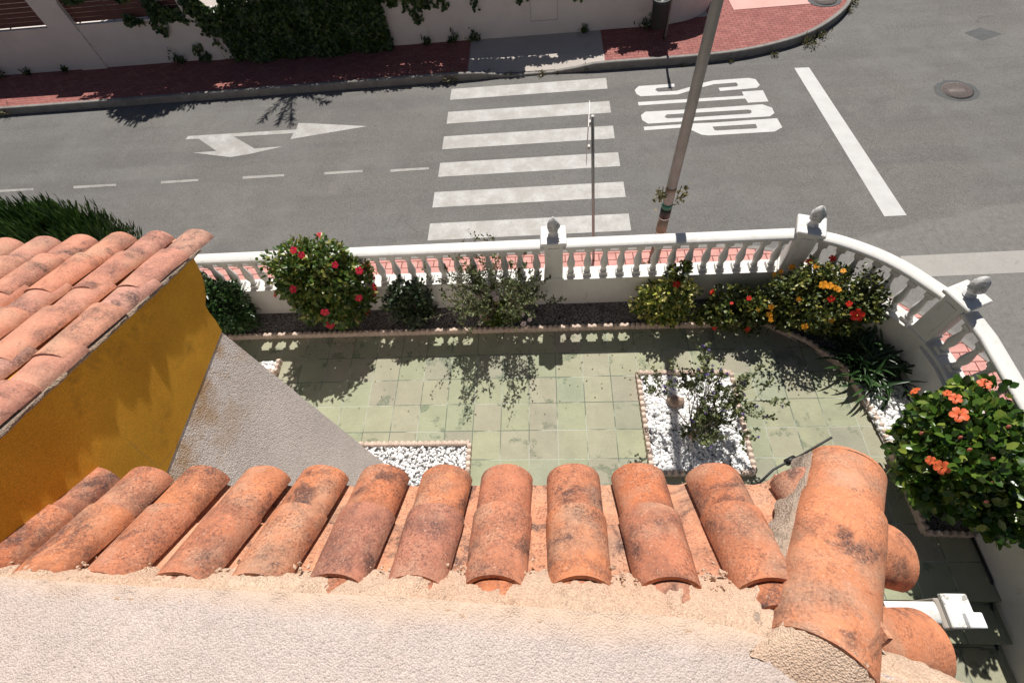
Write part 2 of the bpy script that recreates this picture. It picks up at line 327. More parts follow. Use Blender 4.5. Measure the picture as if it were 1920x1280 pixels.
M['leaf_mix'] = leaf('mixed_garden_leaf', [(0, (.03, .05, .01)), (.5, (.07, .10, .02)), (.8, (.16, .18, .03)), (1, (.30, .26, .05))], .4)
M['leaf_strap'] = leaf('strap_leaf', [(0, (.012, .035, .010)), (.7, (.03, .075, .018)), (1, (.07, .13, .04))], .35)
M['leaf_ivy'] = leaf('ivy_leaf', [(0, (.018, .04, .008)), (.6, (.035, .07, .014)), (1, (.10, .15, .03))], .4)
M['leaf_con'] = leaf('conifer_needles', [(0, (.012, .035, .006)), (.6, (.03, .075, .010)), (1, (.07, .13, .02))], .6, .15)
M['weed'] = leaf('weed_leaf', [(0, (.06, .07, .02)), (.6, (.13, .12, .045)), (1, (.28, .23, .11))], .6)
def petal(name, c): return leaf(name, [(0, c), (1, tuple(min(1, x*1.25) for x in c))], .5, .3, .3)
M['f_red'] = petal('crimson_petal', (.62, .02, .06)); M['f_orange'] = petal('coral_petal', (.85, .16, .06)); M['f_white'] = petal('white_pink_petal', (.80, .66, .66))
M['f_amber'] = petal('amber_petal', (.80, .33, .02)); M['f_scarlet'] = petal('scarlet_petal', (.68, .03, .02)); M['f_violet'] = petal('violet_petal', (.20, .14, .36)); M['f_core'] = petal('dark_red_centre', (.30, .01, .01))
M['stamen'] = petal('yellow_stamen', (.75, .5, .1))

# ---------------------------------------------------------------- foliage
def leaves(pts, dirs, nrm, L, W, fold=.25, name='foliage', m=None, parent=None, curl=.15):
    """every leaf: 8 points, 4 folded quads"""
    n = len(pts); P = np.asarray(pts, float); D = np.asarray(dirs, float); N = np.asarray(nrm, float)
    D /= np.linalg.norm(D, axis=1)[:, None]+1e-9; S = np.cross(D, N); S /= np.linalg.norm(S, axis=1)[:, None]+1e-9; N = np.cross(S, D)
    L = np.broadcast_to(L, n)[:, None]; W = np.broadcast_to(W, n)[:, None]
    prof = [(0, 0, 0), (.33, .5, fold), (.72, .40, fold*.8), (1, 0, 0)]
    V = np.zeros((n, 8, 3))
    V[:, 0] = P; V[:, 1] = P+D*L
    for k, (t, wd, f) in enumerate(prof[1:3]):
        for j, sg in enumerate((1, -1)):
            V[:, 2+k*2+j] = P+D*L*t+S*W*wd*sg+N*(W*f*.5-L*curl*t*t*.3)
    V[:, 6] = P+D*L*.33-N*L*curl*.03; V[:, 7] = P+D*L*.72-N*L*curl*.16; V[:, 1] -= N*L*curl*.3
    q = np.array([[0, 2, 6, 6], [0, 6, 3, 3], [6, 2, 4, 7], [3, 6, 7, 5], [7, 4, 1, 1], [5, 7, 1, 1]])
    tri = [(0, 2, 6), (0, 6, 3), (7, 4, 1), (5, 7, 1)]; qd = [(6, 2, 4, 7), (3, 6, 7, 5)]
    base = (np.arange(n)*8)[:, None]
    T = (base[:, :, None]+np.array(tri)[None]).reshape(-1, 3); Q = (base[:, :, None]+np.array(qd)[None]).reshape(-1, 4)
    me = bpy.data.meshes.new(name); me.vertices.add(n*8); me.vertices.foreach_set('co', V.reshape(-1))
    loops = np.concatenate([T.reshape(-1), Q.reshape(-1)]); me.loops.add(len(loops)); me.loops.foreach_set('vertex_index', loops.astype(np.int32))
    starts = np.concatenate([np.arange(len(T))*3, len(T)*3+np.arange(len(Q))*4]); me.polygons.add(len(starts)); me.polygons.foreach_set('loop_start', starts.astype(np.int32))
    me.update(calc_edges=True); me.validate(); me.materials.append(m)
    o = bpy.data.objects.new(name, me); COL.objects.link(o)
    if parent: o.parent = parent
    return o
def rand_unit(n):
    v = rng.normal(size=(n, 3)); return v/np.linalg.norm(v, axis=1)[:, None]
def blob(c, r, nclump, per, cr, shell=.55, gap=None):
    """clumped points in an ellipsoid; returns points and outward directions"""
    c = np.array(c); r = np.array(r)
    u = rand_unit(nclump); rad = shell+(1-shell)*rng.random((nclump, 1))**.6
    sh = rng.uniform(0, 60, 3); wob = np.array([.86+.34*nz(q_*1.6+sh, 1) for q_ in u])[:, None]; cc = u*rad*wob
    P = []; O = []
    for q in cc:
        k = max(3, int(per*rng.uniform(.5, 1.4))); d = rand_unit(k); s = cr*rng.uniform(.6, 1.25)
        p = q*r+d*s*rng.uniform(.55, 1, (k, 1)); P.append(p); O.append(d*.7+q+np.array([0, 0, .25]))
    P = np.concatenate(P); O = np.concatenate(O); O /= np.linalg.norm(O, axis=1)[:, None]
    return P+c, O
def limbs(c, r, base, n, m, parent, rad=.012, name='stem'):
    mb = MB(); base = Vector(base)
    for i in range(n):
        u = rand_unit(1)[0]; u[2] = abs(u[2]); e = Vector(np.array(c)+u*np.array(r)*.8); mid = base.lerp(e, .5)+Vector(rand_unit(1)[0])*.08*r[0]
        pts = smooth_poly([base+Vector(rand_unit(1)[0])*.02, mid, e], 2); mb.tube(pts, [rad*(1-.75*k/len(pts)) for k in range(len(pts))], 5)
    return mb.build(name, m, parent)
def bush(name, label, px, zc, r, nclump, per, cr, L, W, m, base=None, cat='shrub', shell=.5, stems=7, group=None, up=.35, srad=.012):
    c = onZ(px[0], px[1], zc); b = base or (c.x, c.y, .93)
    root = empty(name, b, label=label, cat=cat, group=group)
    P, O = blob(c-Vector(b), r, nclump, per, cr, shell)
    k = P[:, 2] > .03; P, O = P[k], O[k]; n = len(P)
    D = O+rand_unit(n)*.8+np.array([0, 0, -.1]); Nn = O+rand_unit(n)*.45+np.array([0, 0, up])
    leaves(P, D, Nn, L*rng.uniform(.6, 1.2, n), W*rng.uniform(.7, 1.15, n), m=m, parent=root)
    limbs(c-Vector(b), r, (0, 0, 0), stems, M['bark'], root, srad)
    return root, c, Vector(r), Vector(b)
_proto = {}
def flower(kind, mat, size, core=None):
    mb = MB()
    n = 5
    for i in range(n):
        a = 2*math.pi*i/n; ca, sa = math.cos(a), math.sin(a); rows = []
        for t, wd, z in ((.08, .06, .0), (.4, .30, .10), (.75, .42, .16), (1.0, .22, .06)):
            rows.append([(t*ca*size-j*wd*sa*size, t*sa*size+j*wd*ca*size, (z+abs(j)*.05+.02*math.sin(i*2+t*6))*size+i*.0004) for j in (-1, -.4, .4, 1)])
        grid(mb, rows)
    me = mb.build('flower', M[mat])
    cc = MB().tube([(0, 0, 0), (0, 0, .5*size), (.12*size, 0, .85*size)], [.07*size, .05*size, .05*size], 6)
    c2 = MB().lathe([(.0, .03*size), (.20*size, .045*size), (.14*size, .09*size), (0, .1*size)], seg=8)
    for f in c2.f: pass
    s = cc.build('stamen', M['stamen'], me); e = c2.build('flower_centre', M[core or 'f_core'], me)
    return me
def hit(px, py, c, r, k=1.0):
    d = ray(px, py); o = EYE-c; A = sum((d[i]/(r[i]*k))**2 for i in range(3)); B = 2*sum(d[i]*o[i]/(r[i]*k)**2 for i in range(3)); C = sum((o[i]/(r[i]*k))**2 for i in range(3))-1
    q = B*B-4*A*C
    t = (-B-math.sqrt(q))/(2*A) if q > 0 else -B/(2*A)
    p = EYE+d*t
    if q <= 0: e = p-c; p = c+e/math.sqrt(sum((e[i]/(r[i]*k))**2 for i in range(3)))
    return p
def put_flowers(root, b, c, r, pxs, mat, size, core=None, face=.6, big=1.0):
    first = None
    for i, q in enumerate(pxs):
        p = hit(q[0], q[1], c, r, .96); o = flower('flower', mat, size, core) if first is None else copy_tree(first, root)
        if first is None: o.parent = root; first = o
        nrm = ((EYE-p).normalized()*face+(p-c).normalized()*.6+Vector(rand_unit(1)[0])*.35).normalized()
        o.location = p-b+nrm*.03; o.rotation_mode = 'QUATERNION'; o.rotation_quaternion = nrm.to_track_quat('Z', 'Y') @ Vector((0, 0, 1)).to_track_quat('Z', 'Y')
        s = random.uniform(.8, 1.15)*(q[2] if len(q) > 2 else 1); o.scale = (s, s, s)
    return first
def twigs(root, base, n, length, spread, mtwig, mleaf, L, W, per, depth=3, bend=.25, rad=.008, lean=(0, 0), flowers=None):
    mb = MB(); P = []; D = []
    tips = []
    def grow(p, d, ln, r, lv):
        pts = [p]; dd = d.copy(); k = 4
        for i in range(k):
            dd = (dd+Vector(rand_unit(1)[0])*bend+Vector((0, 0, .07))).normalized(); pts.append(pts[-1]+dd*ln/k)
        mb.tube(pts, [r*(1-.45*i/k) for i in range(k+1)], 4, False)
        if lv <= 1:
            for i in range(per):
                t = random.random(); j = min(k-1, int(t*k)); P.append(pts[j].lerp(pts[j+1], t*k-j)); D.append((dd*.5+Vector(rand_unit(1)[0])).normalized())
            tips.append(pts[-1])
        if lv > 0:
            for i in range(random.choice((2, 3, 3))):
                j = random.choice((2, 3, 4)); nd = (dd+Vector(rand_unit(1)[0])*.62).normalized(); grow(pts[j], nd, ln*random.uniform(.42, .68), r*.55, lv-1)
    for i in range(n):
        a = random.uniform(0, 2*math.pi); s = spread*math.sqrt(random.random())
        grow(Vector(base)+Vector((math.cos(a), math.sin(a), 0))*.05, Vector((math.cos(a)*s+lean[0], math.sin(a)*s+lean[1], 1)).normalized(), length*random.uniform(.7, 1.1), rad, depth)
    mb.build('branches', mtwig, root)
    n = len(P); Nn = rand_unit(n)+np.array([0, 0, .8])
    leaves(np.array(P), np.array(D), Nn, L*rng.uniform(.6, 1.2, n), W*rng.uniform(.7, 1.2, n), m=mleaf, parent=root)
    return tips

# ================================================================= GROUND, ROAD, PAVEMENTS
def sheet(name, poly, z, m, **k):
    n = len(poly); a = sum(poly[i][0]*poly[(i+1) % n][1]-poly[(i+1) % n][0]*poly[i][1] for i in range(n))
    if a < 0: poly = poly[::-1]
    return tag(MB().add([(p[0], p[1], z) for p in poly], [tuple(range(n))]).build(name, m), **k)
sheet('ground', [(-150, -150), (150, -150), (150, 150), (-150, 150)], -.03, M['ground'], kind='structure')
sheet('road', [(-90, 4.0), (3, 4.0), (4.2, -60), (90, -60), (90, 90), (4.5, 90), (4.5, 16), (0, 14), (-90, 14)], 0, M['asphalt'], kind='structure')

# far pavement with its kerb
FK = [(-60, 12.72), (-15.7, 12.78), (-12.3, 12.80), (1.56, 12.93), (2.25, 12.93), (3.9, 12.93), (5.0, 13.0), (6.0, 13.24), (6.95, 13.62), (7.9, 14.38), (8.55, 15.2), (8.9, 16.4), (9.0, 18), (9.0, 60)]
fk = smooth_poly(FK, 2)
def kerb(name, line, side, h=.20, wd=.10, low=None, mat=None):
    mb = MB(); rows = []
    L = resample([(p.x, p.y, 0) if hasattr(p, 'x') else (p[0], p[1], 0) for p in line], .6)
    for i, p in enumerate(L):
        t = (L[min(i+1, len(L)-1)]-L[max(i-1, 0)]).normalized(); nrm = Vector((-t.y, t.x, 0))*side
        hh = h
        if low and low[0]-.5 < p.x < low[1]+.5:
            k = min(1, max(0, (p.x-low[0]+.5)/1.0), ) if p.x < (low[0]+low[1])/2 else min(1, max(0, (low[1]+.5-p.x)/1.0)); hh = h*(1-k)+.05*k
        rows.append([p+Vector((0, 0, -.02)), p+Vector((0, 0, hh-.015)), p+nrm*.015+Vector((0, 0, hh)), p+nrm*wd+Vector((0, 0, hh)), p+nrm*wd+Vector((0, 0, -.02))])
    grid(mb, rows, False)
    return tag(mb.build(name, mat or M['kerb']), kind='structure')
kerb('far_kerb', fk, 1, low=(-1.4, .9))
WALLY = 14.62
top = [(p.x, p.y) for p in fk]
def inner(pts, d, side=1):
    out = []
    for i, p in enumerate(pts):
        a = Vector(pts[max(i-1, 0)]); b = Vector(pts[min(i+1, len(pts)-1)]); t = (b-a).normalized(); out.append((p[0]-t.y*d*side, p[1]+t.x*d*side))
    return out
ik = inner(top, .098)
left = [p for p in ik if p[0] < -2.02]; right = [p for p in ik if p[0] > 1.62]
sheet('far_pavement', left+[(-2.02, 12.99), (-2.02, 15.0), (-60, 15.0)], .172, M['pave_red'], kind='structure')
sheet('corner_pavement', [(1.62, 15.0), (1.62, 13.0)]+right+[(4.0, 60), (4.0, 15.0)], .172, M['pave_red'], kind='structure')
mb = MB(); rows = []
for i in range(15):
    x = -2.02+i*(3.64/14); k = min(1, max(0, min(x+2.02, 1.62-x)/.9)); rows.append([(x, 13.05+.0*k, .168*(1-k)+.046*k), (x, 13.6, .17*(1-k)+.14*k), (x, 15.0, .174)])
grid(mb, rows, False); mb.f = [f[::-1] for f in mb.f]
tag(mb.build('driveway_ramp', M['ramp']), kind='structure')
pl = [onZ(*p, .176) for p in [(1366, 0), (1376, 19), (1523, 7), (1560, 0)]]
sheet('pale_paving_band', [(pl[0].x, 40), (pl[0].x, pl[0].y), (pl[1].x, pl[1].y), (pl[2].x, pl[2].y), (pl[2].x+.35, pl[2].y+.3), (pl[2].x+.35, 40)], .177, M['light_pave'], kind='structure')

# near pavement, curving round the balustrade
NK = [(-60, 6.60), (-4.6, 6.60), (2.8, 6.60), (4.1, 6.50), (5.1, 5.95), (5.95, 5.2), (6.6, 4.45), (7.1, 3.5), (7.4, 2.2), (7.5, 0), (7.5, -50)]
nk = smooth_poly(NK, 2); kerb('near_kerb', nk, -1, h=.15, mat=M['kerb'])
sheet('near_pavement', [(p[0], p[1]) for p in inner([(p.x, p.y) for p in nk], .098, -1)]+[(2, -50), (2, 4.0), (-60, 4.0)], .142, M['pave_pink'], kind='structure')

# road markings
def marks(name, polys, m, z=.004, holes=None):
    mb = MB()
    for k, poly in enumerate(polys):
        P = [onZ(x, y, 0) for x, y in poly]
        a = sum(P[i].x*P[(i+1) % len(P)].y-P[(i+1) % len(P)].x*P[i].y for i in range(len(P)))
        if a < 0: P = P[::-1]
        mb.add([(p.x, p.y, z) for p in P], [tuple(range(len(P)))])
    return tag(mb.build(name, m), kind='structure')
for x0, x1, yb in ((-2.45, 1.62, 12.30), (-2.45, 1.62, 11.29), (-2.47, 1.62, 10.30), (-2.47, 1.65, 9.32), (-2.50, 1.67, 8.33), (-2.50, 1.68, 7.36)):
    sheet('zebra_bar', [(x0, yb-.25), (x1, yb-.22), (x1, yb+.26), (x0, yb+.24)], .004, M['paint_worn'], kind='structure')
def loc(o, s, off): return [(off[0]+x/s, off[1]+y/s) for x, y in o]
S6 = lambda pts: loc(pts, 6.0, (1170, 130))
# S T O P, each stroke a quad strip so that the counters stay open
letters = [
 [(120,235),(165,192),(565,165),(570,198),(370,215),(350,235),(385,257),(590,245),(740,203),(880,158),(1010,128),(1400,100),(1480,115),(1528,180),(1495,212),(1080,248),(1062,212),(1265,196),(1285,182),(1262,152),(1010,172),(870,208),(740,245),(610,285),(185,307),(140,280)],
 [(155,372),(1345,300),(1328,255),(1562,238),(1625,365),(1395,380),(1362,332),(165,410)],
]
marks('stop_lettering', [S6(l) for l in letters], M['paint'])
def ringmark(outer, inner_, name):
    mb = MB(); n = len(outer)
    O = [onZ(*p, 0) for p in S6(outer)]; I = [onZ(*p, 0) for p in S6(inner_)]
    mb.add([(p.x, p.y, .004) for p in O+I], [(i, (i+1) % n, n+(i+1) % n, n+i) for i in range(n)])
    return mb
mb = ringmark([(190,520),(240,480),(800,450),(1555,397),(1665,435),(1692,495),(1640,533),(800,582),(270,615),(205,575)],
              [(458,535),(480,512),(800,492),(1400,456),(1430,465),(1435,490),(1415,502),(800,542),(490,555),(465,545)], 'o')
b2 = ringmark([(755,612),(1000,603),(1722,553),(1780,655),(1695,703),(950,748),(870,738),(755,685)],
              [(995,650),(1000,648),(1480,618),(1500,658),(1480,668),(1040,692),(1020,690),(1005,665)], 'p')
mb.add(b2.v, b2.f)
P = [onZ(*p, 0) for p in S6([(220,650),(755,615),(758,652),(230,690)])]; mb.add([(p.x, p.y, .005) for p in P], [(3, 2, 1, 0)])
o = mb.build('stop_lettering', M['paint']); tag(o, kind='structure')
bm = bmesh.new(); bm.from_mesh(o.data); bmesh.ops.recalc_face_normals(bm, faces=bm.faces)
for f in bm.faces:
    if f.normal.z < 0: f.normal_flip()
bm.to_mesh(o.data); bm.free()
marks('stop_line', [[(1489, 128), (1517, 127), (1700, 404), (1658, 406)]], M['paint'])
S5 = lambda pts: loc(pts, 5.0526, (330, 210))
marks('turn_arrow', [S5([(90,262),(120,230),(1140,168),(1160,107),(1240,108),(1815,137),(1085,260),(1112,204),(550,236),(745,348),(1015,328),(700,400),(515,430),(160,388),(385,372),(215,256)])], M['paint_worn'])
marks('dashed_line', [[(x0, y0), (x1, y1), (x1, y1+4), (x0, y0+5)] for x0, y0, x1, y1 in ((-40, 358, 63, 353), (138, 349, 218, 345), (302, 340, 372, 336), (455, 331, 533, 327), (608, 323, 680, 319), (732, 318, 804, 314))], M['paint_faint'])
sheet('old_marking_band', [(6.45, 6.20), (40, 6.6), (40, 6.05), (6.45, 5.70)], .003, M['paint_old'], kind='structure')
sheet('asphalt_patch', [(p.x, p.y) for p in [onZ(*q, 0) for q in [(1808, 62), (1838, 52), (1878, 64), (1842, 77)]]], .003, M['patch'], kind='structure')
# manhole covers
def manhole(label, c, rad, collar, z):
    root = empty('manhole_cover', (c[0], c[1], z), label=label, cat='manhole cover')
    mb = MB(); n = 28
    ring = [(rad*(1.30+collar*.25*nz((math.cos(i*.224), math.sin(i*.224), c[0]), 1.7))*math.cos(2*math.pi*i/n)*1.12, rad*(1.3+.2*collar*nz((i*.7, 0, 2)))*math.sin(2*math.pi*i/n), .003) for i in range(n)]
    mb.add(ring, [tuple(range(n))]); mb.build('asphalt_collar', M['patch'], root)
    MB().lathe([(rad*1.06, .002), (rad*1.06, .007), (rad*1.0, .007)], seg=32).build('frame', M['dark'], root)
    lid = MB().lathe([(rad, .004), (rad, .010), (0.001, .012)], seg=32); lid.build('lid', M['iron'], root)
    rb = MB()
    k = int(rad/.035)
    for i in range(-k, k+1):
        h = math.sqrt(max(0, (rad*.93)**2-(i*.035)**2))
        if h > .03 and abs(i) > 1: rb.box((-h, i*.035-.008, .011), (h, i*.035+.008, .016))
        elif h > .03: rb.box((-h, i*.035-.008, .011), (-h*.6, i*.035+.008, .016)); rb.box((h*.6, i*.035-.008, .011), (h, i*.035+.008, .016))
    rb.build('rib_pattern', M['iron'], root)
manhole('round rusty manhole cover in a dark asphalt collar out on the junction', (9.53, 11.08), .32, 1, .0)
manhole('grey round cover set in the red pavement at the far corner', (7.80, 15.30), .30, 0, .178)
g = empty('drain_cover', (1.18, 5.45, .144), label='brown metal drain cover in the pink pavement behind the balusters', cat='drain cover')
MB().box((-.2, -.28, 0), (.2, .28, .008)).build('frame', M['iron'], g)
mb = MB()
for i in range(8): mb.box((-.17+i*.045, -.25, .0085), (-.145+i*.045, .25, .014))
mb.build('grille', M['dark'], g)

# ================================================================= FAR SIDE: wall, fence, ivy
def wallrun(root, pts, h, th=.22, cap=.03):
    mb = MB(); rows = []; capm = MB(); cr = []
    for i, p in enumerate(pts):
        t = (pts[min(i+1, len(pts)-1)]-pts[max(i-1, 0)]).normalized(); n = Vector((-t.y, t.x))
        q = p+n*th; rows.append([(p.x, p.y, .1), (p.x, p.y, h), (q.x, q.y, h), (q.x, q.y, .1)])
        a = p-n*cap; b = q+n*cap; cr.append([(a.x, a.y, h+.001), (a.x, a.y, h+.05), (b.x, b.y, h+.05), (b.x, b.y, h+.001), (a.x, a.y, h+.001)])
    grid(mb, rows, False); grid(capm, cr, False)
    for f in (0, len(pts)-1): mb.add([rows[f][k] for k in range(4)], [(0, 1, 2, 3) if f == 0 else (3, 2, 1, 0)]); capm.add([cr[f][k] for k in range(4)], [(0, 1, 2, 3)])
    mb.build('wall_face', M['farwall'], root); capm.build('coping', M['farwall'], root)
fw = empty('garden_wall', label='long cream street wall across the road with rounded corner at its right end', cat='wall')
line = [Vector((-9.4, WALLY)), Vector((2.4, WALLY+.01))]+[v.xy for v in smooth_poly([(2.5, 14.62, 0), (3.43, 14.62, 0), (4.25, 14.85, 0), (4.75, 15.4, 0), (4.9, 16.2, 0), (4.9, 26, 0)], 2)]
wallrun(fw, line, 1.42)
mb = MB(); mb.box((-.30, WALLY-.012, .55), (.42, WALLY+.02, 1.25)); pan = mb.build('meter_door', M['farwall'], fw)
mb = MB()
for b in ((-.31, .535, .43, .55), (-.31, 1.25, .43, 1.262), (-.31, .55, -.30, 1.25), (.42, .55, .43, 1.25)): mb.box((b[0], WALLY-.014, b[1]), (b[2], WALLY+.01, b[3]))
mb.build('door_frame', M['beige'], fw)
ff = empty('slatted_fence', label='low cream wall topped with red-brown slat panels between thick pillars', cat='fence')
mb = MB(); mb.box((-45, WALLY+.03, .1), (-9.85, WALLY+.25, 1.33)); mb.build('low_wall', M['farwall'], ff)
mb = MB(); mb.box((-45, WALLY, 1.331), (-9.85, WALLY+.28, 1.37)); mb.build('coping', M['farwall'], ff)
pil = [(-9.85, -9.4), (-13.95, -13.15), (-18.4, -17.6), (-22.9, -22.1)]
for a, b in pil:
    mb = MB(); mb.box((a, WALLY-.03, .1), (b, WALLY+.32, 2.15)); mb.build('pillar', M['farwall'], ff)
for a, b in ((-13.15, -9.85), (-17.6, -13.95), (-22.1, -18.4)):
    mb = MB()
    for k in range(6): mb.box((a, WALLY+.1, 1.40+k*.118), (b, WALLY+.13, 1.40+k*.118+.106))
    for k in range(4): x = a+.1+(b-a-.2)*k/3; mb.box((x-.02, WALLY+.132, 1.372), (x+.02, WALLY+.16, 2.1))
    mb.build('slat_panel', M['slat'], ff)
sheet('garden_ground_beyond_wall', [(-60, 14.9), (4.6, 14.9), (4.6, 60), (-60, 60)], .176, M['ramp'], kind='structure')

def ivy(label, spots, strands, name='ivy', n=1):
    root = empty(name, (spots[0][0], WALLY, .2), label=label, cat='ivy')
    b = np.array([spots[0][0], WALLY, .2]); P = []; D = []
    for x0, x1, z0, z1, num, dep, sk in spots:
        for _ in range(num):
            x = random.uniform(x0, x1); z = random.uniform(z0, z1)
            if nz((x*1.3, z*1.3, 4)) < sk: continue
            dp = dep*(.45+.55*nz((x*1.7, z*1.7, 1))); P.append((x, WALLY-.02-max(.01, dp)*random.random()**.6, z))
    for x, z0, z1, sway in strands:
        mb = MB()
        pts = [Vector((x+sway*math.sin(k*.9+x)*.12+sway*k*.04, WALLY-.03-.02*random.random(), z0+(z1-z0)*k/9)) for k in range(10)]
        mb.tube([p-Vector(b) for p in pts], .006, 4, False); mb.build('vine_stem', M['bark'], root)
        for k in range(34):
            t = random.random()*9; j = min(8, int(t)); q = pts[j].lerp(pts[j+1], t-j); P.append((q.x+random.gauss(0, .05), q.y-.03*random.random(), q.z+random.gauss(0, .04)))
    P = np.array(P)-b; n = len(P); D = rand_unit(n)*.7+np.array([0, -.35, -.6]); N = rand_unit(n)*.5+np.array([0, -1, .45])
    leaves(P, D, N, .10*rng.uniform(.6, 1.3, n), .09*rng.uniform(.7, 1.2, n), m=M['leaf_ivy'], parent=root)
ivy('dense dark ivy mass covering the middle of the street wall down to the pavement',
    [(-9.0, -4.3, .2, 1.6, 15000, .42, -.9), (-9.5, -8.3, .9, 1.9, 900, .25, -.2), (-8.4, -4.3, .16, .6, 2400, .45, -.6), (-4.5, -2.4, 1.15, 1.6, 700, .22, .0), (-9.7, -2.2, 1.42, 2.45, 9500, .35, -.5)],
    [(-9.3, 1.5, .75, 1), (-9.0, 1.4, .3, -1), (-8.9, 1.2, .35, 1), (-3.7, 1.3, .75, 1), (-3.2, 1.35, .8, -1), (-2.75, 1.4, 1.0, .6), (-8.4, 1.0, .3, .6)])
ivy('green creeper trailing over the slat panel and low wall on the left', [(-11.6, -9.9, 1.30, 2.1, 1100, .12, -.05), (-13.1, -12.3, 1.95, 2.3, 260, .2, -.3)],
    [(-10.85, 1.4, .95, .5), (-10.3, 1.5, .95, -1.3), (-9.95, 1.5, .9, 1.4), (-9.9, .7, .25, -.6), (-10.1, .62, .2, .8)])
ivy('leafy creeper lining the top of the plain wall with thin hanging strands', [(-2.6, -.8, 1.46, 1.95, 2600, .28, -.35), (-.8, 3.6, 1.44, 1.74, 3000, .28, -.3), (-2.3, -.4, 1.8, 2.25, 2000, .25, -.2)],
    [(-1.9, 1.45, 1.02, .6), (-.2, 1.45, 1.05, -1), (.5, 1.45, 1.0, 1), (.75, 1.4, 1.1, .5), (1.9, 1.45, 1.15, .6), (2.6, 1.45, 1.2, -.4)])

# trees of the garden beyond the wall (above the frame; they throw the shade on the road)
def tree(name, label, loc_, crown, nclump, per, cr, L, W, m, trunk=.1):
    root = empty(name, loc_, label=label, cat='tree')
    c = Vector((0, 0, crown[0])); r = Vector(crown[1:])
    MB().tube([(0, 0, 0), (.05, 0, c.z*.5), (0, .03, c.z)], [trunk, trunk*.8, trunk*.4], 8).build('trunk', M['bark'], root)
    P, O = blob(c, r, nclump, per, cr, .4); n = len(P)
    leaves(P, O+rand_unit(n)*.6, O+rand_unit(n)*.5, L*rng.uniform(.6, 1.2, n), W, m=m, parent=root, name='crown')
    limbs(c, r, (0, 0, c.z*.5), 12, M['bark'], root, trunk*.4, 'limb')
tree('garden_tree', 'leafy garden tree behind the slatted fence shading the kerb', (-10.7, 16.1, .17), (3.75, 2.1, .7, 1.15), 120, 80, .3, .13, .08, M['leaf_ivy'])
t2 = empty('feathery_tree', (-6.9, 16.6, .17), label='sparse feathery tree behind the ivy throwing a spiky shadow on the road', cat='tree')
MB().tube([(0, 0, 0), (.1, 0, 3), (.2, 0, 4.6)], [.13, .1, .07], 8).build('trunk', M['bark'], t2)
P = []; D = []; mb = MB()
for i in range(26):
    a = random.uniform(0, 6.28); e = random.uniform(-.2, .9); d = Vector((math.cos(a)*1.1, math.sin(a)*.5, e)).normalized(); q = Vector((.2, 0, 4.4)); pts = [q]
    for k in range(6): d = (d+Vector((0, 0, -.14))).normalized(); q = q+d*.26; pts.append(q)
    mb.tube(pts, .012, 4)
    for k in range(90):
        t = random.uniform(1.2, 6); j = min(5, int(t)); P.append(pts[j].lerp(pts[j+1], t-j)); D.append(d+Vector(rand_unit(1)[0])*.9)
mb.build('limb', M['bark'], t2); n = len(P)
leaves(np.array([list(p) for p in P]), np.array([list(p) for p in D]), rand_unit(n), .24, .035, m=M['leaf_con'], parent=t2, name='crown')

# litter bin on a post and its signpost
b = onY(1241, 91, 13.9); bx = empty('litter_bin', (3.04, 13.92, .172), label='dark grey litter bin on a post by the far kerb', cat='bin')
MB().lathe([(.15, .30), (.19, .34), (.22, .92), (.235, .93), (.235, .99), (.20, 1.0), (.16, .97), (.001, .9)], seg=16).build('bin_body', M['dark'], bx)
MB().tube([(.21, 0, 0), (.21, 0, 1.1)], .02, 8).build('post', M['dark'], bx)
st = empty('street_sign', (3.28, 13.9, .172), label='tall thin grey post beside the litter bin at the far kerb', cat='sign post')
MB().tube([(0, 0, 0), (.02, 0, 2.55)], .03, 10).build('post', M['metal'], st)
mb = MB(); n = 8
mb.add([(y*0+.05, .30*math.cos((i+.5)*math.pi/4), 2.25+.30*math.sin((i+.5)*math.pi/4)) for i in range(8) for y in (0,)]+[(.053, .30*math.cos((i+.5)*math.pi/4), 2.25+.30*math.sin((i+.5)*math.pi/4)) for i in range(8)], [tuple(range(7, -1, -1)), tuple(range(8, 16))]+[(i, (i+1) % 8, 8+(i+1) % 8, 8+i) for i in range(8)])
mb.build('sign_plate', M['metal'], st)

# pedestrian sign by the crossing, seen edge-on
sg = empty('crossing_sign', (.86, 6.30, .142), label='thin grey post with a square sign plate seen edge-on beside the zebra crossing', cat='road sign')
MB().tube([(0, 0, 0), (-.19, 0, 3.02)], .025, 10).build('post', M['metal'], sg)
MB().box((-.245, -.30, 2.42), (-.238, .30, 3.06)).build('sign_plate', M['plate'], sg)
MB().box((-.249, -.29, 2.43), (-.2452, .29, 3.05)).build('sign_face', M['plate_red'], sg)
for o_s in sg.children: 
    if o_s.name.startswith('sign_'): o_s.rotation_euler.z = R(-5); o_s.location = (-.0, -.02, 0)
for z in (2.5, 2.9): MB().box((-.236, -.03, z), (-.2, .03, z+.04)).build('bracket', M['metal'], sg)

# street lamp
lp = empty('street_lamp', (1.93, 6.06, .142), label='tall tapering grey street lamp pole with tape bands low on the shaft', cat='street lamp')
MB().tube([(0, 0, 0), (0, 0, 4), (0, 0, 8.4)], [.090, .070, .046], 20).build('pole', M['metal'], lp)
MB().tube([(0, 0, 8.3), (0, .3, 8.6), (0, 1.3, 8.75)], [.04, .035, .03], 10).build('arm', M['metal'], lp)
MB().lathe([(.001, -.06), (.16, -.03), (.17, .02), (.08, .07), (.001, .08)], (0, 1.5, 8.75), 16).build('lamp_head', M['dark'], lp)
def band(z0, z1, m, name, k=.003):
    r = lambda z: .090-.02*z/4+k
    MB().tube([(0, 0, z0), (0, 0, z1)], [r(z0), r(z1)], 20).build(name, M[m], lp)
zt = lambda px, py: onY(px, py, 6.0).z-.142
zs = [zt(1239, 437), zt(1240, 428), zt(1242, 411), zt(1245, 396), zt(1246, 388)]
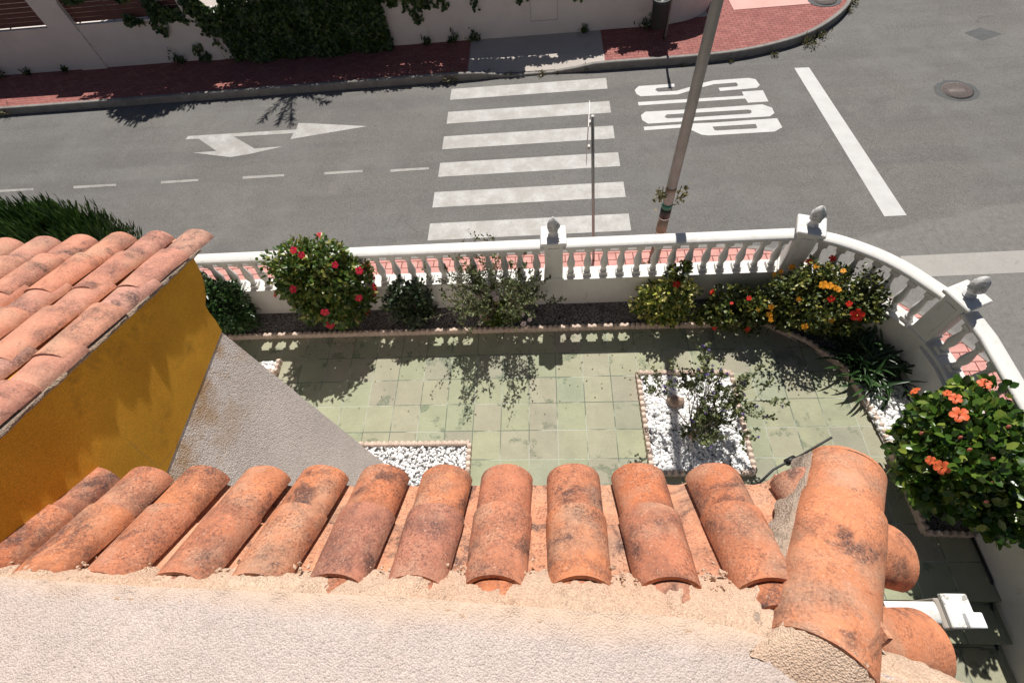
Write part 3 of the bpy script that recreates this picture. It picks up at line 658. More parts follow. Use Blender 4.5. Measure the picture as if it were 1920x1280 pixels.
band(.05, zs[0]-.02, 'tape_brown', 'lower_wrap'); band(zs[0]-.02, zs[0], 'plate', 'tape_band'); band(zs[0], zs[2]-.01, 'tape_brown', 'lower_wrap', .0025); band(zs[2]-.01, zs[2]+.008, 'plate', 'tape_band')
band(zs[2]+.008, zs[3]+.03, 'tape_black', 'tape_band', .004); band(zs[3]+.03, zs[4]+.035, 'tape_green', 'tape_band', .0045)
band(zs[4]+.30, zs[4]+.36, 'tape_brown', 'tape_band', .004)
nos = empty('dried_bouquet', (1.93, 6.06, .142+zs[4]+.22), label='withered bouquet of pale flowers tied round the lamp pole', cat='bouquet')
P = []; mb = MB()
for s in (-1, 1):
    for i in range(44): P.append((s*(.12+.10*random.random()), -.04+random.gauss(0, .05), random.gauss(0, .08)))
    MB().tube([(s*.11, -.02, -.15), (s*.14, -.03, .18)], .008, 5).build('stem', M['twig'], nos)
P = np.array(P); n = len(P); leaves(P, rand_unit(n), rand_unit(n), .08, .035, m=M['weed'], parent=nos)
ws = empty('weed', (1.72, 6.0, .142), label='dry weed tuft at the foot of the lamp pole', cat='weed')
n = 60; P = rng.normal(0, .04, (n, 3)); P[:, 2] = abs(P[:, 2]); leaves(P, rand_unit(n)+np.array([0, 0, .6]), rand_unit(n), .13, .03, m=M['weed'], parent=ws)

# weeds along the far kerb and at the wall foot
ORD = ['first', 'second', 'third', 'fourth', 'fifth', 'sixth', 'seventh', 'eighth', 'ninth', 'tenth', 'eleventh', 'twelfth', 'thirteenth', 'fourteenth', 'fifteenth', 'sixteenth', 'seventeenth', 'eighteenth', 'nineteenth', 'twentieth', 'twenty-first', 'twenty-second', 'twenty-third', 'twenty-fourth', 'twenty-fifth']
wl = [(18, 212, 1.5), (75, 205, .9), (143, 195, 1.1), (165, 190, .7), (250, 190, .8), (292, 183, .8), (480, 172, .5), (560, 165, .5), (690, 158, .6), (745, 156, .5), (780, 152, .9), (845, 150, 1.6), (860, 146, 1.2), (910, 142, .9), (953, 141, .6), (1015, 139, .7), (1045, 136, .5), (1098, 130, .8), (1280, 122, .4), (1370, 116, .4), (1450, 103, .7), (1515, 82, 1.5), (1540, 68, 1.0), (1590, 20, 1.0), (1600, 4, 1.2)]
for k_, (px, py, s) in enumerate(wl):
    p = onZ(px, py, .02); r_ = empty('kerb_weed', (p.x, p.y, .0), cat='weed', group='weeds growing along the far kerb', label='%s dry weed tuft in the far kerb gutter, %s from the left' % ('bushy' if s > 1 else 'small', ORD[k_]))
    n = int(50*s); Q = rng.normal(0, .07*s, (n, 3)); Q[:, 2] = abs(Q[:, 2])*.7
    leaves(Q, rand_unit(n)+np.array([0, 0, .7]), rand_unit(n), .12*math.sqrt(s)*rng.uniform(.5, 1.2, n), .028, m=M['weed'], parent=r_)
for k_, (px, py, s) in enumerate(((5, 140, 1.3), (340, 118, 1.2), (60, 135, .5), (130, 128, .4), (800, 86, .8), (850, 80, .9), (890, 75, 1.0), (1095, 56, .7), (1215, 48, 1.4))):
    p = onZ(px, py, .18); r_ = empty('wall_weed', (p.x, WALLY-.06, .172), cat='weed', group='dark weeds at the foot of the far wall', label='dark weed sprouting at the foot of the far wall, %s from the left' % ORD[k_])
    n = int(60*s); Q = rng.normal(0, .09*s, (n, 3)); Q[:, 1] = -abs(Q[:, 1])*.5; Q[:, 2] = abs(Q[:, 2])*1.3
    leaves(Q, rand_unit(n)+np.array([0, 0, .9]), rand_unit(n), .13*rng.uniform(.5, 1.2, n), .04, m=M['leaf_ivy'], parent=r_)

# ================================================================= OUR GARDEN
PZ = .90
sheet_poly = [(-12, 4.9), (3.3, 4.9), (5.0, 3.6), (5.15, .5), (3.35, .5), (3.35, -6), (-12, -6)]
mb = MB(); mb.prism(sheet_poly, -.02, PZ); tag(mb.build('patio', M['patio']), kind='structure')
mb = MB()
for i, (y1, z) in enumerate(((.497, .72), (.10, .54), (-.24, .36), (-.58, .18))):
    mb.box((3.353, y1-.40 if i < 3 else y1-4, -.01), (5.1, y1-.003 if i else .497, z))
steps = tag(mb.build('steps', M['patio']), label='green tiled steps going down beside the right-hand white wall', cat='steps')

# planting beds, soil
WI = [(-12, 4.70), (2.9, 4.70), (3.42, 4.66), (3.9, 4.40), (4.35, 4.02), (4.72, 3.60), (4.86, 3.25), (4.88, -1.5)]
sheet('flower_bed', [(-12, 4.24), (3.25, 4.22), (4.12, 3.44), (4.30, 2.5), (4.34, 1.2), (4.95, 1.2), (4.95, 3.3), (4.7, 3.8), (3.5, 4.8), (-12, 4.8)], PZ+.035, M['soil'], kind='structure')

def edging(label, pts, h=.10, w_=.062, step=.085, amp=.016, closed=False):
    """scalloped concrete edging strip"""
    root = empty('planter_edging', (pts[0][0], pts[0][1], PZ), label=label, cat='edging'); b = Vector((pts[0][0], pts[0][1], 0))
    if closed: pts = pts+[pts[0]]
    for a, c in zip(pts[:-1], pts[1:]):
        a = Vector(a)-b.xy; c = Vector(c)-b.xy; t = (c-a).normalized(); n = Vector((-t.y, t.x)); ln = (c-a).length; N = max(2, int(ln/(step/6)))
        rows = []
        for i in range(N+1):
            s = ln*i/N; p = a+t*s; q = abs(math.sin(math.pi*s/step)); hz = h-.022+amp*2*q; wo = w_*(.72+.28*q)
            rows.append([(p+n*w_*.6*-1).to_3d()[:2]+(0,)]); rows[-1] = [(p.x-n.x*wo/2, p.y-n.y*wo/2, 0), (p.x-n.x*wo/2, p.y-n.y*wo/2, hz-.008), (p.x-n.x*wo/3, p.y-n.y*wo/3, hz), (p.x+n.x*wo/3, p.y+n.y*wo/3, hz), (p.x+n.x*wo/2, p.y+n.y*wo/2, hz-.008), (p.x+n.x*wo/2, p.y+n.y*wo/2, 0)]
        mb = MB(); grid(mb, rows, False); mb.add(rows[0], [tuple(range(6))]); mb.add(rows[-1], [tuple(range(5, -1, -1))])
        mb.build('edging_strip', M['edging'], root)
edging('long scalloped edging strip in front of the balustrade flower bed', [(-6.5, 4.24), (1.31, 4.22), (3.25, 4.20), (3.75, 3.86), (4.12, 3.44), (4.22, 3.0), (4.30, 2.5), (4.33, 1.20), (4.84, 1.18)], .10)
edging('cream scalloped border around the white pebble bed with the sprawling shrub', [(1.25, 3.40), (2.56, 3.37), (2.56, 1.92), (1.27, 1.92)], .09, closed=True)
edging('cream scalloped border of the small white pebble bed by the grey wall', [(-3.6, 2.36), (-1.16, 2.36), (-1.16, .9), (-3.6, .9)], .09, closed=True)
edging('short piece of pale edging half hidden by the grey wall', [(-4.30, 3.78), (-4.30, 3.55), (-4.6, 3.55)], .10)

_ico = None
def pebbles_in(name, label, poly, n, z, size=.032, layers=1):
    bm = bmesh.new(); bmesh.ops.create_icosphere(bm, subdivisions=1, radius=1); iv = np.array([v.co[:] for v in bm.verts]); fi = [tuple(v.index for v in f.verts) for f in bm.faces]; bm.free()
    mb = MB(); xs = [p[0] for p in poly]; ys = [p[1] for p in poly]
    def inside(x, y):
        c = False
        for i in range(len(poly)):
            a, b_ = poly[i], poly[i-1]
            if (a[1] > y) != (b_[1] > y) and x < (b_[0]-a[0])*(y-a[1])/(b_[1]-a[1])+a[0]: c = not c
        return c
    k = 0
    while k < n:
        x = random.uniform(min(xs), max(xs)); y = random.uniform(min(ys), max(ys))
        if not inside(x, y): continue
        k += 1; s = size*random.uniform(.55, 1.25); A = rand_unit(3); q, _ = np.linalg.qr(A)
        v = (iv*(1+rng.normal(0, .09, (len(iv), 1)))*np.array([s, s*.75, s*.55]))@q.T+np.array([x, y, z+random.uniform(0, .025)])
        mb.add(v, fi, True)
    bx_ = mb.build(name, M['pebble']); return tag(bx_, kind='stuff', label=label, cat='pebbles')
pebbles_in('white_pebbles', 'white pebbles filling the bed under the sprawling shrub', [(1.29, 3.36), (2.53, 3.33), (2.53, 1.96), (1.30, 1.96)], 3000, PZ+.02, .037)
pebbles_in('white_pebbles', 'white pebbles in the small bed beside the grey wall', [(-3.0, 2.33), (-1.19, 2.33), (-1.19, 1.1), (-3.0, 1.1)], 3400, PZ+.02, .026)
pebbles_in('white_pebbles', 'white pebbles in the bed below the coral hibiscus', [(4.18, 3.16), (4.75, 3.16), (4.82, 1.6), (4.36, 1.6)], 1300, PZ+.055, .040)
pebbles_in('white_pebbles', 'few white pebbles in the corner by the grey wall edge', [(-4.6, 3.6), (-4.34, 3.6), (-4.34, 3.75), (-4.6, 3.75)], 90, PZ+.02, .035)
sheet('pebble_bed_base', [(-3.0, 2.34), (-1.18, 2.34), (-1.18, 1.0), (-3.0, 1.0)], PZ+.006, M['pebble_base'], kind='structure')
sheet('pebble_bed_base', [(4.17, 3.2), (4.78, 3.2), (4.84, 1.5), (4.35, 1.5)], PZ+.04, M['pebble_base'], kind='structure')
sheet('pebble_bed_base', [(1.27, 3.38), (2.55, 3.35), (2.55, 1.93), (1.28, 1.93)], PZ+.006, M['pebble_base'], kind='structure')
def rock(label, px, py, s, sc=(1, .7, .6)):
    c = onZ(px, py, PZ+.08); bm = bmesh.new(); bmesh.ops.create_icosphere(bm, subdivisions=3, radius=s)
    for v in bm.verts:
        v.co *= 1+.35*nz(v.co*(2/s)+Vector((px, 0, 0)), 1); v.co.x *= sc[0]; v.co.y *= sc[1]; v.co.z *= sc[2]
    me = bpy.data.meshes.new('rock'); bm.to_mesh(me); bm.free(); me.materials.append(M['stone']); me.polygons.foreach_set('use_smooth', [True]*len(me.polygons))
    o = bpy.data.objects.new('rock', me); COL.objects.link(o); o.location = c; o.rotation_euler.z = px; tag(o, label, 'rock')
rock('rounded brown rock on the white pebbles left of the sprawling shrub', 1266, 752, .12)
rock('small broken tan stone at the foot of the sprawling shrub', 1296, 812, .07, (1.2, .6, .7))

# balustrade
RZ = 2.235          # top of rail
WT = 1.55           # top of the low wall
def baluster_mb():
    p = [(.060, 0), (.060, .035), (.048, .045), (.042, .06), (.050, .075), (.050, .085), (.036, .10), (.040, .13), (.056, .19), (.060, .235), (.054, .29), (.040, .36), (.030, .43), (.030, .455), (.042, .465), (.042, .482), (.032, .49), (.034, .51), (.055, .525), (.060, .53), (.060, .57)]
    mb = MB(); mb.lathe(p[3:18], seg=14); mb.cbox(.125, .125, 0, .055, .006); mb.cbox(.115, .115, .515, .575, .006); return mb
def sweep(mb, pts, prof, smooth=False, caps=True):
    rows = []
    for i, p in enumerate(pts):
        t = (pts[min(i+1, len(pts)-1)]-pts[max(i-1, 0)]); t.z = 0; t.normalize(); n = Vector((-t.y, t.x, 0))
        rows.append([p+n*a+Vector((0, 0, z)) for a, z in prof])
    rows = [r+[r[0]] for r in rows]; grid(mb, rows, smooth)
    if caps: mb.add(rows[0][:-1], [tuple(range(len(prof)))]); mb.add(rows[-1][:-1], [tuple(range(len(prof)-1, -1, -1))])
RP = [(-.085, -.075), (-.10, -.055), (-.10, -.025), (-.085, -.01), (-.05, 0), (0, .004), (.05, 0), (.085, -.01), (.10, -.025), (.10, -.055), (.085, -.075)]
BALP = None
def balus(label, pts, nb, skip=(), th=.24, inner_extra=0):
    global BALP
    pts = [Vector((p[0], p[1], 0)) for p in pts]; b = pts[0].copy(); root = empty('balustrade', b, label=label, cat='balustrade', group='white balustrade runs round the garden')
    L = [p-b for p in resample(pts, .15)]
    mb = MB(); sweep(mb, [p for p in L], [(-th/2, -.02+.1), (-th/2, WT), (th/2, WT), (th/2, .08)]); mb.build('low_wall', M['white'], root)
    mb = MB(); sweep(mb, [p+Vector((0, 0, RZ)) for p in L], RP, True); mb.build('handrail', M['white'], root, 50)
    if inner_extra:
        mb = MB(); sweep(mb, [p for p in L], [(-th/2-inner_extra, .85), (-th/2-inner_extra, WT-.06), (-th/2-.001, WT-.06), (-th/2-.001, .85)]); mb.build('inner_ledge', M['white'], root)
    ln = [0]
    for a, c in zip(L[:-1], L[1:]): ln.append(ln[-1]+(c-a).length)
    for i in range(nb):
        s = (i+.5)/nb*ln[-1]; j = max(k for k in range(len(ln)) if ln[k] <= s); j = min(j, len(L)-2); t = (L[j+1]-L[j]); p = L[j]+t.normalized()*(s-ln[j])
        if BALP is None: BALP = baluster_mb().build('baluster', M['white'], root, 35); o = BALP
        else: o = BALP.copy(); COL.objects.link(o); o.parent = root
        o.location = (p.x, p.y, WT+.001); o.rotation_euler.z = math.atan2(t.y, t.x)
    return root
def pillar(label, x, y, rot, first=None):
    if first: root = copy_tree(first); root.location = (x, y, 0); root.rotation_euler.z = rot; root['label'] = label; return root
    root = empty('balustrade_pillar', (x, y, 0), rot, label=label, cat='pillar', group='balustrade pillars with carved finials')
    mb = MB(); mb.cbox(.26, .26, WT+.001, RZ+.10, .008); mb.build('shaft', M['white'], root)
    mb = MB(); mb.cbox(.40, .235, .1, WT-.001, .003); mb.build('base', M['white'], root)
    mb = MB(); mb.cbox(.295, .295, WT+.002, WT+.05, .01); mb.build('plinth', M['white'], root)
    mb = MB()
    for sx_ in (-1, 1):
        mb.box((-.075, sx_*.1355-.006, WT+.16), (.075, sx_*.1355+.006, RZ+.01))
    mb.build('raised_panel', M['white'], root)
    mb = MB(); mb.cbox(.36, .36, RZ+.101, RZ+.15, .012); mb.build('cap', M['white'], root)
    # finial: a pine-cone flame
    mb = MB(); seg = 18; prof = [(.055, 0), (.075, .012), (.05, .03), (.045, .05), (.07, .075), (.082, .11), (.083, .15), (.074, .19), (.056, .225), (.032, .255), (.002, .275)]
    P = []
    for i, (r, z) in enumerate(prof):
        for k in range(seg):
            t = 2*math.pi*k/seg+(.5*z*8 if i > 3 else 0); rr = r*(1+(.20*math.cos(5*t+i*1.1)*(1-.5*abs(i-6)/4) if 3 < i < 10 else 0)); P.append((rr*math.cos(t), rr*math.sin(t), RZ+.15+z*1.18))
    mb.add(P, [(i*seg+k, i*seg+(k+1) % seg, (i+1)*seg+(k+1) % seg, (i+1)*seg+k) for i in range(len(prof)-1) for k in range(seg)], True)
    mb.build('finial', M['finial'], root, 60)
    return root
p1 = pillar('white balustrade pillar with grey finial, middle of the straight run behind the twiggy shrub', .075, 4.83, 0)
p2 = pillar('white balustrade pillar with grey finial where the straight run meets the curve', 3.50, 4.80, R(-18), p1)
p3 = pillar('white balustrade pillar with grey finial nearest the coral hibiscus at the right corner', 4.90, 3.58, R(-68), p1)
balus('long straight white balustrade behind the crimson hibiscus, left of the middle pillar', [(-12.4, 4.82), (-.06, 4.82)], 52)
balus('straight white balustrade between the middle pillar and the start of the curve', [(.21, 4.82), (3.37, 4.82)], 13)
cur = smooth_poly([(3.64, 4.77, 0), (3.95, 4.64, 0), (4.45, 4.28, 0), (4.83, 3.72, 0)], 2)
balus('curved white balustrade behind the orange and yellow flowers', cur, 7)
balus('white balustrade running down the right side behind the coral hibiscus', [(4.97, 3.44), (5.02, 3.1), (5.04, -4)], 28, th=.22, inner_extra=.05)
hs = empty('garden_hose', (4.84, 1.1, PZ), label='thin black hose lying along the foot of the right-hand wall', cat='hose')
MB().tube([(0, .1, .02), (.0, -.4, .02), (.02, -.62, -.16), (.02, -1.0, -.34), (.03, -1.35, -.52), (.03, -2.5, -.6)], .013, 6).build('tube', M['black'], hs)

# stair rail near the steps
sr = empty('stair_rail', (3.3, .33, PZ), label='short white rounded rail ending in a flaking post beside the steps', cat='railing')
mb = MB(); sweep(mb, [Vector((-.5+i*.09, 0, .87)) for i in range(10)], [(a*.95, z) for a, z in RP], True); mb.build('rail', M['white'], sr, 50)
MB().cbox(.26, .26, 0, .80, .01, (.48, -.0)).build('post', M['beige'], sr)
MB().cbox(.24, .29, .801, .85, .01, (.52, .02)).build('post_cap', M['flaking'], sr)
MB().box((-.5, -.06, 0), (.35, .06, .55)).build('low_wall', M['beige'], sr)
jb = empty('junction_box', (3.90, .27, PZ+.851), label='small square white plastic box on the flaking post cap', cat='box')
MB().cbox(.15, .13, 0, .05, .008, (0, 0)).build('box_body', M['whiteplastic'], jb)

# ================================================================= PLANTS
hib, c, r, b = bush('hibiscus_shrub', 'tall leafy hibiscus with crimson flowers rising over the left balustrade', (606, 530), 1.86, (.73, .52, .90), 230, 36, .15, .085, .055, M['leaf_hib'], cat='hibiscus')
put_flowers(hib, b, c, r, [(600, 428, .8), (553, 470), (680, 480), (690, 497, 1.2), (672, 508), (695, 520, 1.2), (627, 497, .8), (512, 555, .8), (553, 542), (609, 582, 1.2), (672, 557, 1.1), (668, 597), (688, 585), (619, 607), (686, 612), (705, 540), (712, 550), (566, 478, .8)], 'f_red', .062, 'f_core')
bush('evergreen_shrub', 'dense dark green leafy shrub beside the ochre wall corner', (425, 577), 1.42, (.38, .36, .70), 130, 36, .12, .085, .032, M['leaf_dense'])
bush('small_shrub', 'small dark shrub with dull leaves between the crimson hibiscus and the twiggy shrub', (768, 568), 1.38, (.46, .28, .50), 60, 26, .10, .085, .05, M['leaf_dark'], shell=.3)
tw = empty('twiggy_shrub', (-.75, 4.50, .93), label='sparse twiggy shrub with a few pale pink flowers in front of the middle pillar', cat='shrub')
tips = twigs(tw, (0, 0, 0), 36, .72, .95, M['twig'], M['leaf_olive'], .05, .026, 5, 3, .16, .010)
P, O = blob((-.05, -.12, .22), (.42, .2, .22), 22, 30, .09); n = len(P); leaves(P, O+rand_unit(n)*.6, O+np.array([0, 0, .4]), .05, .045, m=M['leaf_hib'], parent=tw, name='low_foliage')
put_flowers(tw, Vector((-.75, 4.50, .93)), Vector((-.75, 4.45, 1.25)), Vector((.6, .28, .40)), [(902, 605, .8), (903, 590, .8), (925, 553), (931, 560), (908, 566, .8), (978, 588), (992, 597, 1.1), (990, 612, 1.1), (918, 533, .7), (840, 566, .7), (893, 556, .7)], 'f_white', .045, 'f_violet')
ye, c, r, b = bush('variegated_shrub', 'low shrub with yellow and green variegated leaves right of the bare bed', (1245, 566), 1.32, (.47, .30, .46), 80, 26, .11, .075, .045, M['leaf_yel'])
P, O = blob(Vector((.12, .12, .95)), (.16, .12, .16), 12, 16, .07); n = len(P); leaves(P, O+rand_unit(n)*.6, O, .07, .04, m=M['leaf_mix'], parent=ye, name='upright_shoots')
put_flowers(ye, b, c, r, [(1272, 525, 1.1), (1268, 535)], 'f_scarlet', .055, 'f_core')
ge, c, r, b = bush('geranium', 'low geraniums with small red flowers between the yellow shrub and the orange flowers', (1385, 580), 1.25, (.66, .28, .42), 130, 20, .09, .06, .05, M['leaf_mix'])
put_flowers(ge, b, c, r, [(1337, 548), (1400, 615, 1.1), (1340, 613), (1372, 570, .7), (1405, 560, .8)], 'f_scarlet', .04, 'f_core')
la, c, r, b = bush('flowering_shrub', 'sprawling mixed shrub with amber and red flowers at the corner of the curved balustrade', (1548, 562), 1.50, (.96, .52, .66), 380, 28, .12, .058, .036, M['leaf_mix'], shell=.35, stems=14)
put_flowers(la, b, c, r, [(1475, 492), (1485, 500), (1462, 507), (1453, 515), (1530, 500), (1545, 535, 1.2), (1555, 537, 1.2), (1565, 540), (1572, 545), (1520, 484), (1580, 510), (1448, 575), (1445, 590), (1560, 600), (1510, 612), (1500, 560), (1448, 600), (1425, 580)], 'f_amber', .042, 'f_amber')
put_flowers(la, b, c, r, [(1560, 478, 1.2), (1607, 589, 1.7), (1557, 560, .9), (1590, 570, .8), (1516, 492, .8)], 'f_scarlet', .05, 'f_core')
ag = empty('agapanthus', (4.42, 3.45, .93), label='clump of dark glossy strap leaves inside the curved corner wall', cat='plant')
mb = MB()
for i in range(230):
    a = random.uniform(0, 6.28); x0, y0 = random.gauss(0, .14), random.gauss(0, .25); L_ = random.uniform(.3, .62); sp_ = random.uniform(.35, 1.1); p = Vector((x0, y0, 0)); d = Vector((math.cos(a)*sp_, math.sin(a)*sp_, 1)).normalized(); rows = []
    s = Vector((-math.sin(a), math.cos(a), 0))
    for k in range(7):
        wd = .017*math.sin(math.pi*(k+.6)/7.2)**.6 if k < 6 else .001; rows.append([p-s*wd, p+Vector((0, 0, -.004)), p+s*wd]); p = p+d*L_/6; d = (d+Vector((0, 0, -.16))+Vector((math.cos(a), math.sin(a), 0))*.05).normalized()
    grid(mb, rows)
mb.build('leaves', M['leaf_strap'], ag)
hr, c, r, b = bush('hibiscus_shrub', 'big glossy hibiscus with large coral flowers at the right edge', (1817, 853), 1.86, (.62, .86, .72), 210, 30, .15, .105, .082, M['leaf_big'], base=(4.62, 2.1, .93), cat='hibiscus', srad=.016)
put_flowers(hr, b, c, r, [(1720, 737, .9), (1790, 749, 1.05), (1797, 779, 1.1), (1769, 876, 1.15), (1748, 864, .8), (1848, 700, .9), (1778, 740, .6)], 'f_orange', .068, 'f_core')
bud = None
for q in ((1817, 843), (1861, 860), (1862, 904), (1727, 812), (1800, 820), (1890, 800), (1849, 940)):
    p = hit(q[0], q[1], c, r)-b; bud = MB().lathe([(.001, -.03), (.014, -.01), (.016, .01), (.004, .035)], (0, 0, 0), 8).build('flower_bud', petal('coral_bud', (.6, .2, .15)), hr) if bud is None else copy_tree(bud, hr); bud.location = p
ce = empty('sprawling_shrub', (1.92, 2.50, .93), label='airy sprawling shrub with tiny violet flowers in the central pebble bed', cat='shrub')
tips = twigs(ce, (0, 0, 0), 17, .72, .85, M['twig'], M['leaf_olive'], .042, .028, 8, 3, .18, .009, lean=(.26, .24))
P, O = blob((.04, .0, .28), (.24, .26, .28), 34, 28, .08, .3); n = len(P); leaves(P, O+rand_unit(n)*.7, O+np.array([0, 0, .4]), .04, .024, m=M['leaf_olive'], parent=ce, name='low_foliage')
rng_i = [tips[int(k)] for k in rng.integers(0, len(tips), 60)]
vf = leaves(rng.normal(0, .004, (7, 3)), rand_unit(7), rand_unit(7), .026, .022, m=M['f_violet'], parent=ce, name='flower')
for k, t in enumerate(rng_i):
    o = vf if k == 0 else copy_tree(vf, ce); o.location = t; o.rotation_euler = (k, k*2, k*3)
# conifer beyond the left roof
cy = empty('conifer', (-6.35, 4.05, PZ), label='dark green rounded conifer behind the left tiled roof', cat='tree')
MB().tube([(0, 0, 0), (0, 0, 2)], [.12, .06], 8).build('trunk', M['bark'], cy)
P, O = blob((0, 0, 1.98), (.95, .85, 1.0), 260, 90, .18, .8); n = len(P)
leaves(P, O*.5+rand_unit(n)*.35+np.array([0, 0, .9]), O+rand_unit(n)*.5, .14*rng.uniform(.6, 1.3, n), .018, m=M['leaf_con'], parent=cy, name='crown')

# ================================================================= HOUSES
HF = .80; PT0 = 7.4-1.52
def shell_tile(mb, p, u, v, n, L, r0, r1, th=.013, half=86, seg=16, rings=7, jit=0.0):
    """barrel tile: p = upper end centre on base plane, u = axis, v across, n up; r0 upper radius, r1 lower"""
    A = [R(-half+2*half*k/seg) for k in range(seg+1)]; out = []; inn = []
    sd_ = random.random()*50
    for i in range(rings+1):
        t = i/rings; rr = r0+(r1-r0)*t; q = p+u*(L*t)
        wv = 1+.012*nz((sd_, t*3, 0), 1)
        out.append([q+v*(math.sin(a)*rr*wv)+n*(math.cos(a)*rr*HF+.004*nz((sd_+a*1.3, t*2.5, 3), 1)) for a in A])
        inn.append([q+v*(math.sin(a)*(rr-th))+n*(math.cos(a)*(rr*HF-th)) for a in A])
    # round the visible ends a little
    o = len(mb.v); m_ = seg+1; V = [x for r_ in out for x in r_]+[x for r_ in inn for x in r_]; K = (rings+1)*m_; F_ = []
    for i in range(rings):
        for k in range(seg):
            F_.append((i*m_+k, (i+1)*m_+k, (i+1)*m_+k+1, i*m_+k+1)); F_.append((K+i*m_+k, K+i*m_+k+1, K+(i+1)*m_+k+1, K+(i+1)*m_+k))
    for k in range(seg):
        F_.append((k, k+1, K+k+1, K+k)); a = rings*m_; F_.append((a+k, K+a+k, K+a+k+1, a+k+1))
    for i in range(rings):
        F_.append((i*m_, K+i*m_, K+(i+1)*m_, (i+1)*m_)); F_.append((i*m_+seg, (i+1)*m_+seg, K+(i+1)*m_+seg, K+i*m_+seg))
    mb.add(V, F_, True)
def J(s): return random.uniform(-s, s)

house = empty('house', (0, 0, PZ), label='near house with mortared parapet and small terracotta eave roof', cat='house')
HB = Vector((0, 0, PZ))
def hp(v): return Vector(v)-HB
ang = math.atan2(.275, .398); u = Vector((0, math.cos(ang), -math.sin(ang))); v = Vector((1, 0, 0)); nn = Vector((0, math.sin(ang), math.cos(ang)))
T0 = Vector((0, .155, 7.4-1.665)); E0 = Vector((0, .553, 7.4-1.94)); SL = (E0-T0).length
re = [-1.816, -1.60, -1.354, -1.09, -.844, -.592, -.334, -.093, .169, .419, .70]
cx = [x-.096 for x in re]
cx[0] = -1.93
cx.append(.905)
cov = MB(); 
for i, x in enumerate(cx):
    yaw_ = J(.012); uu = (u+v*yaw_).normalized(); ex = 0 if i not in (0,) else 0
    last = (i == len(cx)-1)
    base = Vector((x, 0, 0))
    # eave tile, then the one lapped over it, then the broken stub under the mortar
    shell_tile(cov, hp(base+E0-uu*(.335+(.035 if last else 0))+nn*.0), uu, v, nn, .335+J(.006), .094, .104)
    if not last:
        shell_tile(cov, hp(base+E0-uu*(.218+.30)+nn*(.005)), (uu-nn*.012).normalized(), v, nn, .30+J(.008), .094+J(.003), .1065)
        shell_tile(cov, hp(base+Vector((J(.008), 0, 0))+E0-uu*(.585)-nn*.004), uu, v, nn, .11, .078, .084)
cov.build('cover_tiles', M['tile'], house, 60)
ch = MB()
gaps = [(a+b_)/2 for a, b_ in zip(cx[:-1], cx[1:])]
for x in gaps:
    for s1, s0 in ((0.0, .27), (.22, .66)):
        # trough: concave tile, seen as the flat strip between the covers
        off = .004 if s1 == 0 else .016
        shell_tile(ch, hp(Vector((x, 0, 0))+E0-u*s0+nn*(.082+off-.05)), u, -v, -nn, s0-s1, .098, .092, .012, 80, 12, 3)
ch.build('channel_tiles', M['channel'], house, 60)
# right face of the hipped eave
ang2 = ang; u2 = Vector((math.cos(ang2), 0, -math.sin(ang2))); v2 = Vector((0, -1, 0)); n2 = Vector((math.sin(ang2), 0, math.cos(ang2)))
EX = 1.155; rt_ = MB(); rc = MB()
for k, y in enumerate((.285, .015, -.255, -.52)):
    Lk = (.24, .36, .5, .5)[k]; shell_tile(rt_, hp((EX-Lk*math.cos(ang2), y, 7.4-1.955+Lk*math.sin(ang2))), u2, v2, n2, Lk, .095, .114)
    shell_tile(rc, hp((EX-.50*math.cos(ang2), y-.135, 7.4-1.955+.50*math.sin(ang2)))+n2*.03, u2, -v2, -n2, .44, .10, .095, .012, 80, 12, 3)
rt_.build('side_tiles', M['ridge'], house, 60); rc.build('side_channel_tiles', M['channel'], house, 60)
# hip ridge: two big tiles
h0 = Vector((.665, -.02, 7.4-1.565)); h1 = Vector((1.085, .575, 7.4-1.885)); ud = (h1-h0).normalized(); vd = ud.cross(Vector((0, 0, 1))).normalized(); nd = vd.cross(ud).normalized()
HL = (h1-h0).length; hip = MB()
shell_tile(hip, hp(h1-ud*.36-nd*.012), ud, vd, nd, .36, .118, .128, .015, 92, 24, 10)
shell_tile(hip, hp(h1-ud*(HL+.015)+nd*.010), (ud-nd*.012).normalized(), vd, nd, HL+.015-.24, .128, .131, .015, 92, 24, 10)
hip.build('hip_tiles', M['ridge'], house, 60)
# mortar bedding along the left of the hip
mb = MB(); rows = []
for i in range(36):
    t = i/35; p = h0.lerp(h1, -.02+t*1.0); edge_ = p-vd*.125+nd*.004
    foot = p-vd*(.20+.03*nz((t*6, 1, 0), 1)-.05*t)
    base_z = T0.z-(foot.y-T0.y)*math.tan(ang)+.012; foot = Vector((foot.x, foot.y, base_z))
    rows.append([hp(edge_+vd*.03-nd*.012)]+[hp(edge_.lerp(foot, q/7)+Vector((nz((t*9, q*.9, 2), 1)*.012, nz((t*8, q, 5), 1)*.012, .030*math.sin(math.pi*q/7)*(.8+.5*nz((t*7, q*.5, 9), 1))))) for q in range(8)])
grid(mb, rows); mb.build('hip_mortar', M['mortar_grey'], house)
mb = MB(); rows = []; hs = h1-ud*(HL+.015)
for i in range(25):
    a = R(-92+184*i/24); c_ = hs+ud*.012+vd*math.sin(a)*.121+nd*(math.cos(a)*.121*HF+.016)
    f_ = hs-Vector((ud.x, ud.y, 0))*(.09+.03*nz((a*2, 1, 0), 1))+vd*math.sin(a)*.16; f_.z = PT0+.012
    rows.append([hp(c_.lerp(f_, q/6)+Vector((0, 0, .004*math.sin(math.pi*q/6)))+Vector((nz((a*6, q, 1), 1), nz((a*6, q, 5), 1), nz((a*7, q, 9), 1)))*.008) for q in range(7)])
grid(mb, rows); mb.build('hip_foot_mortar', M['mortar'], house)
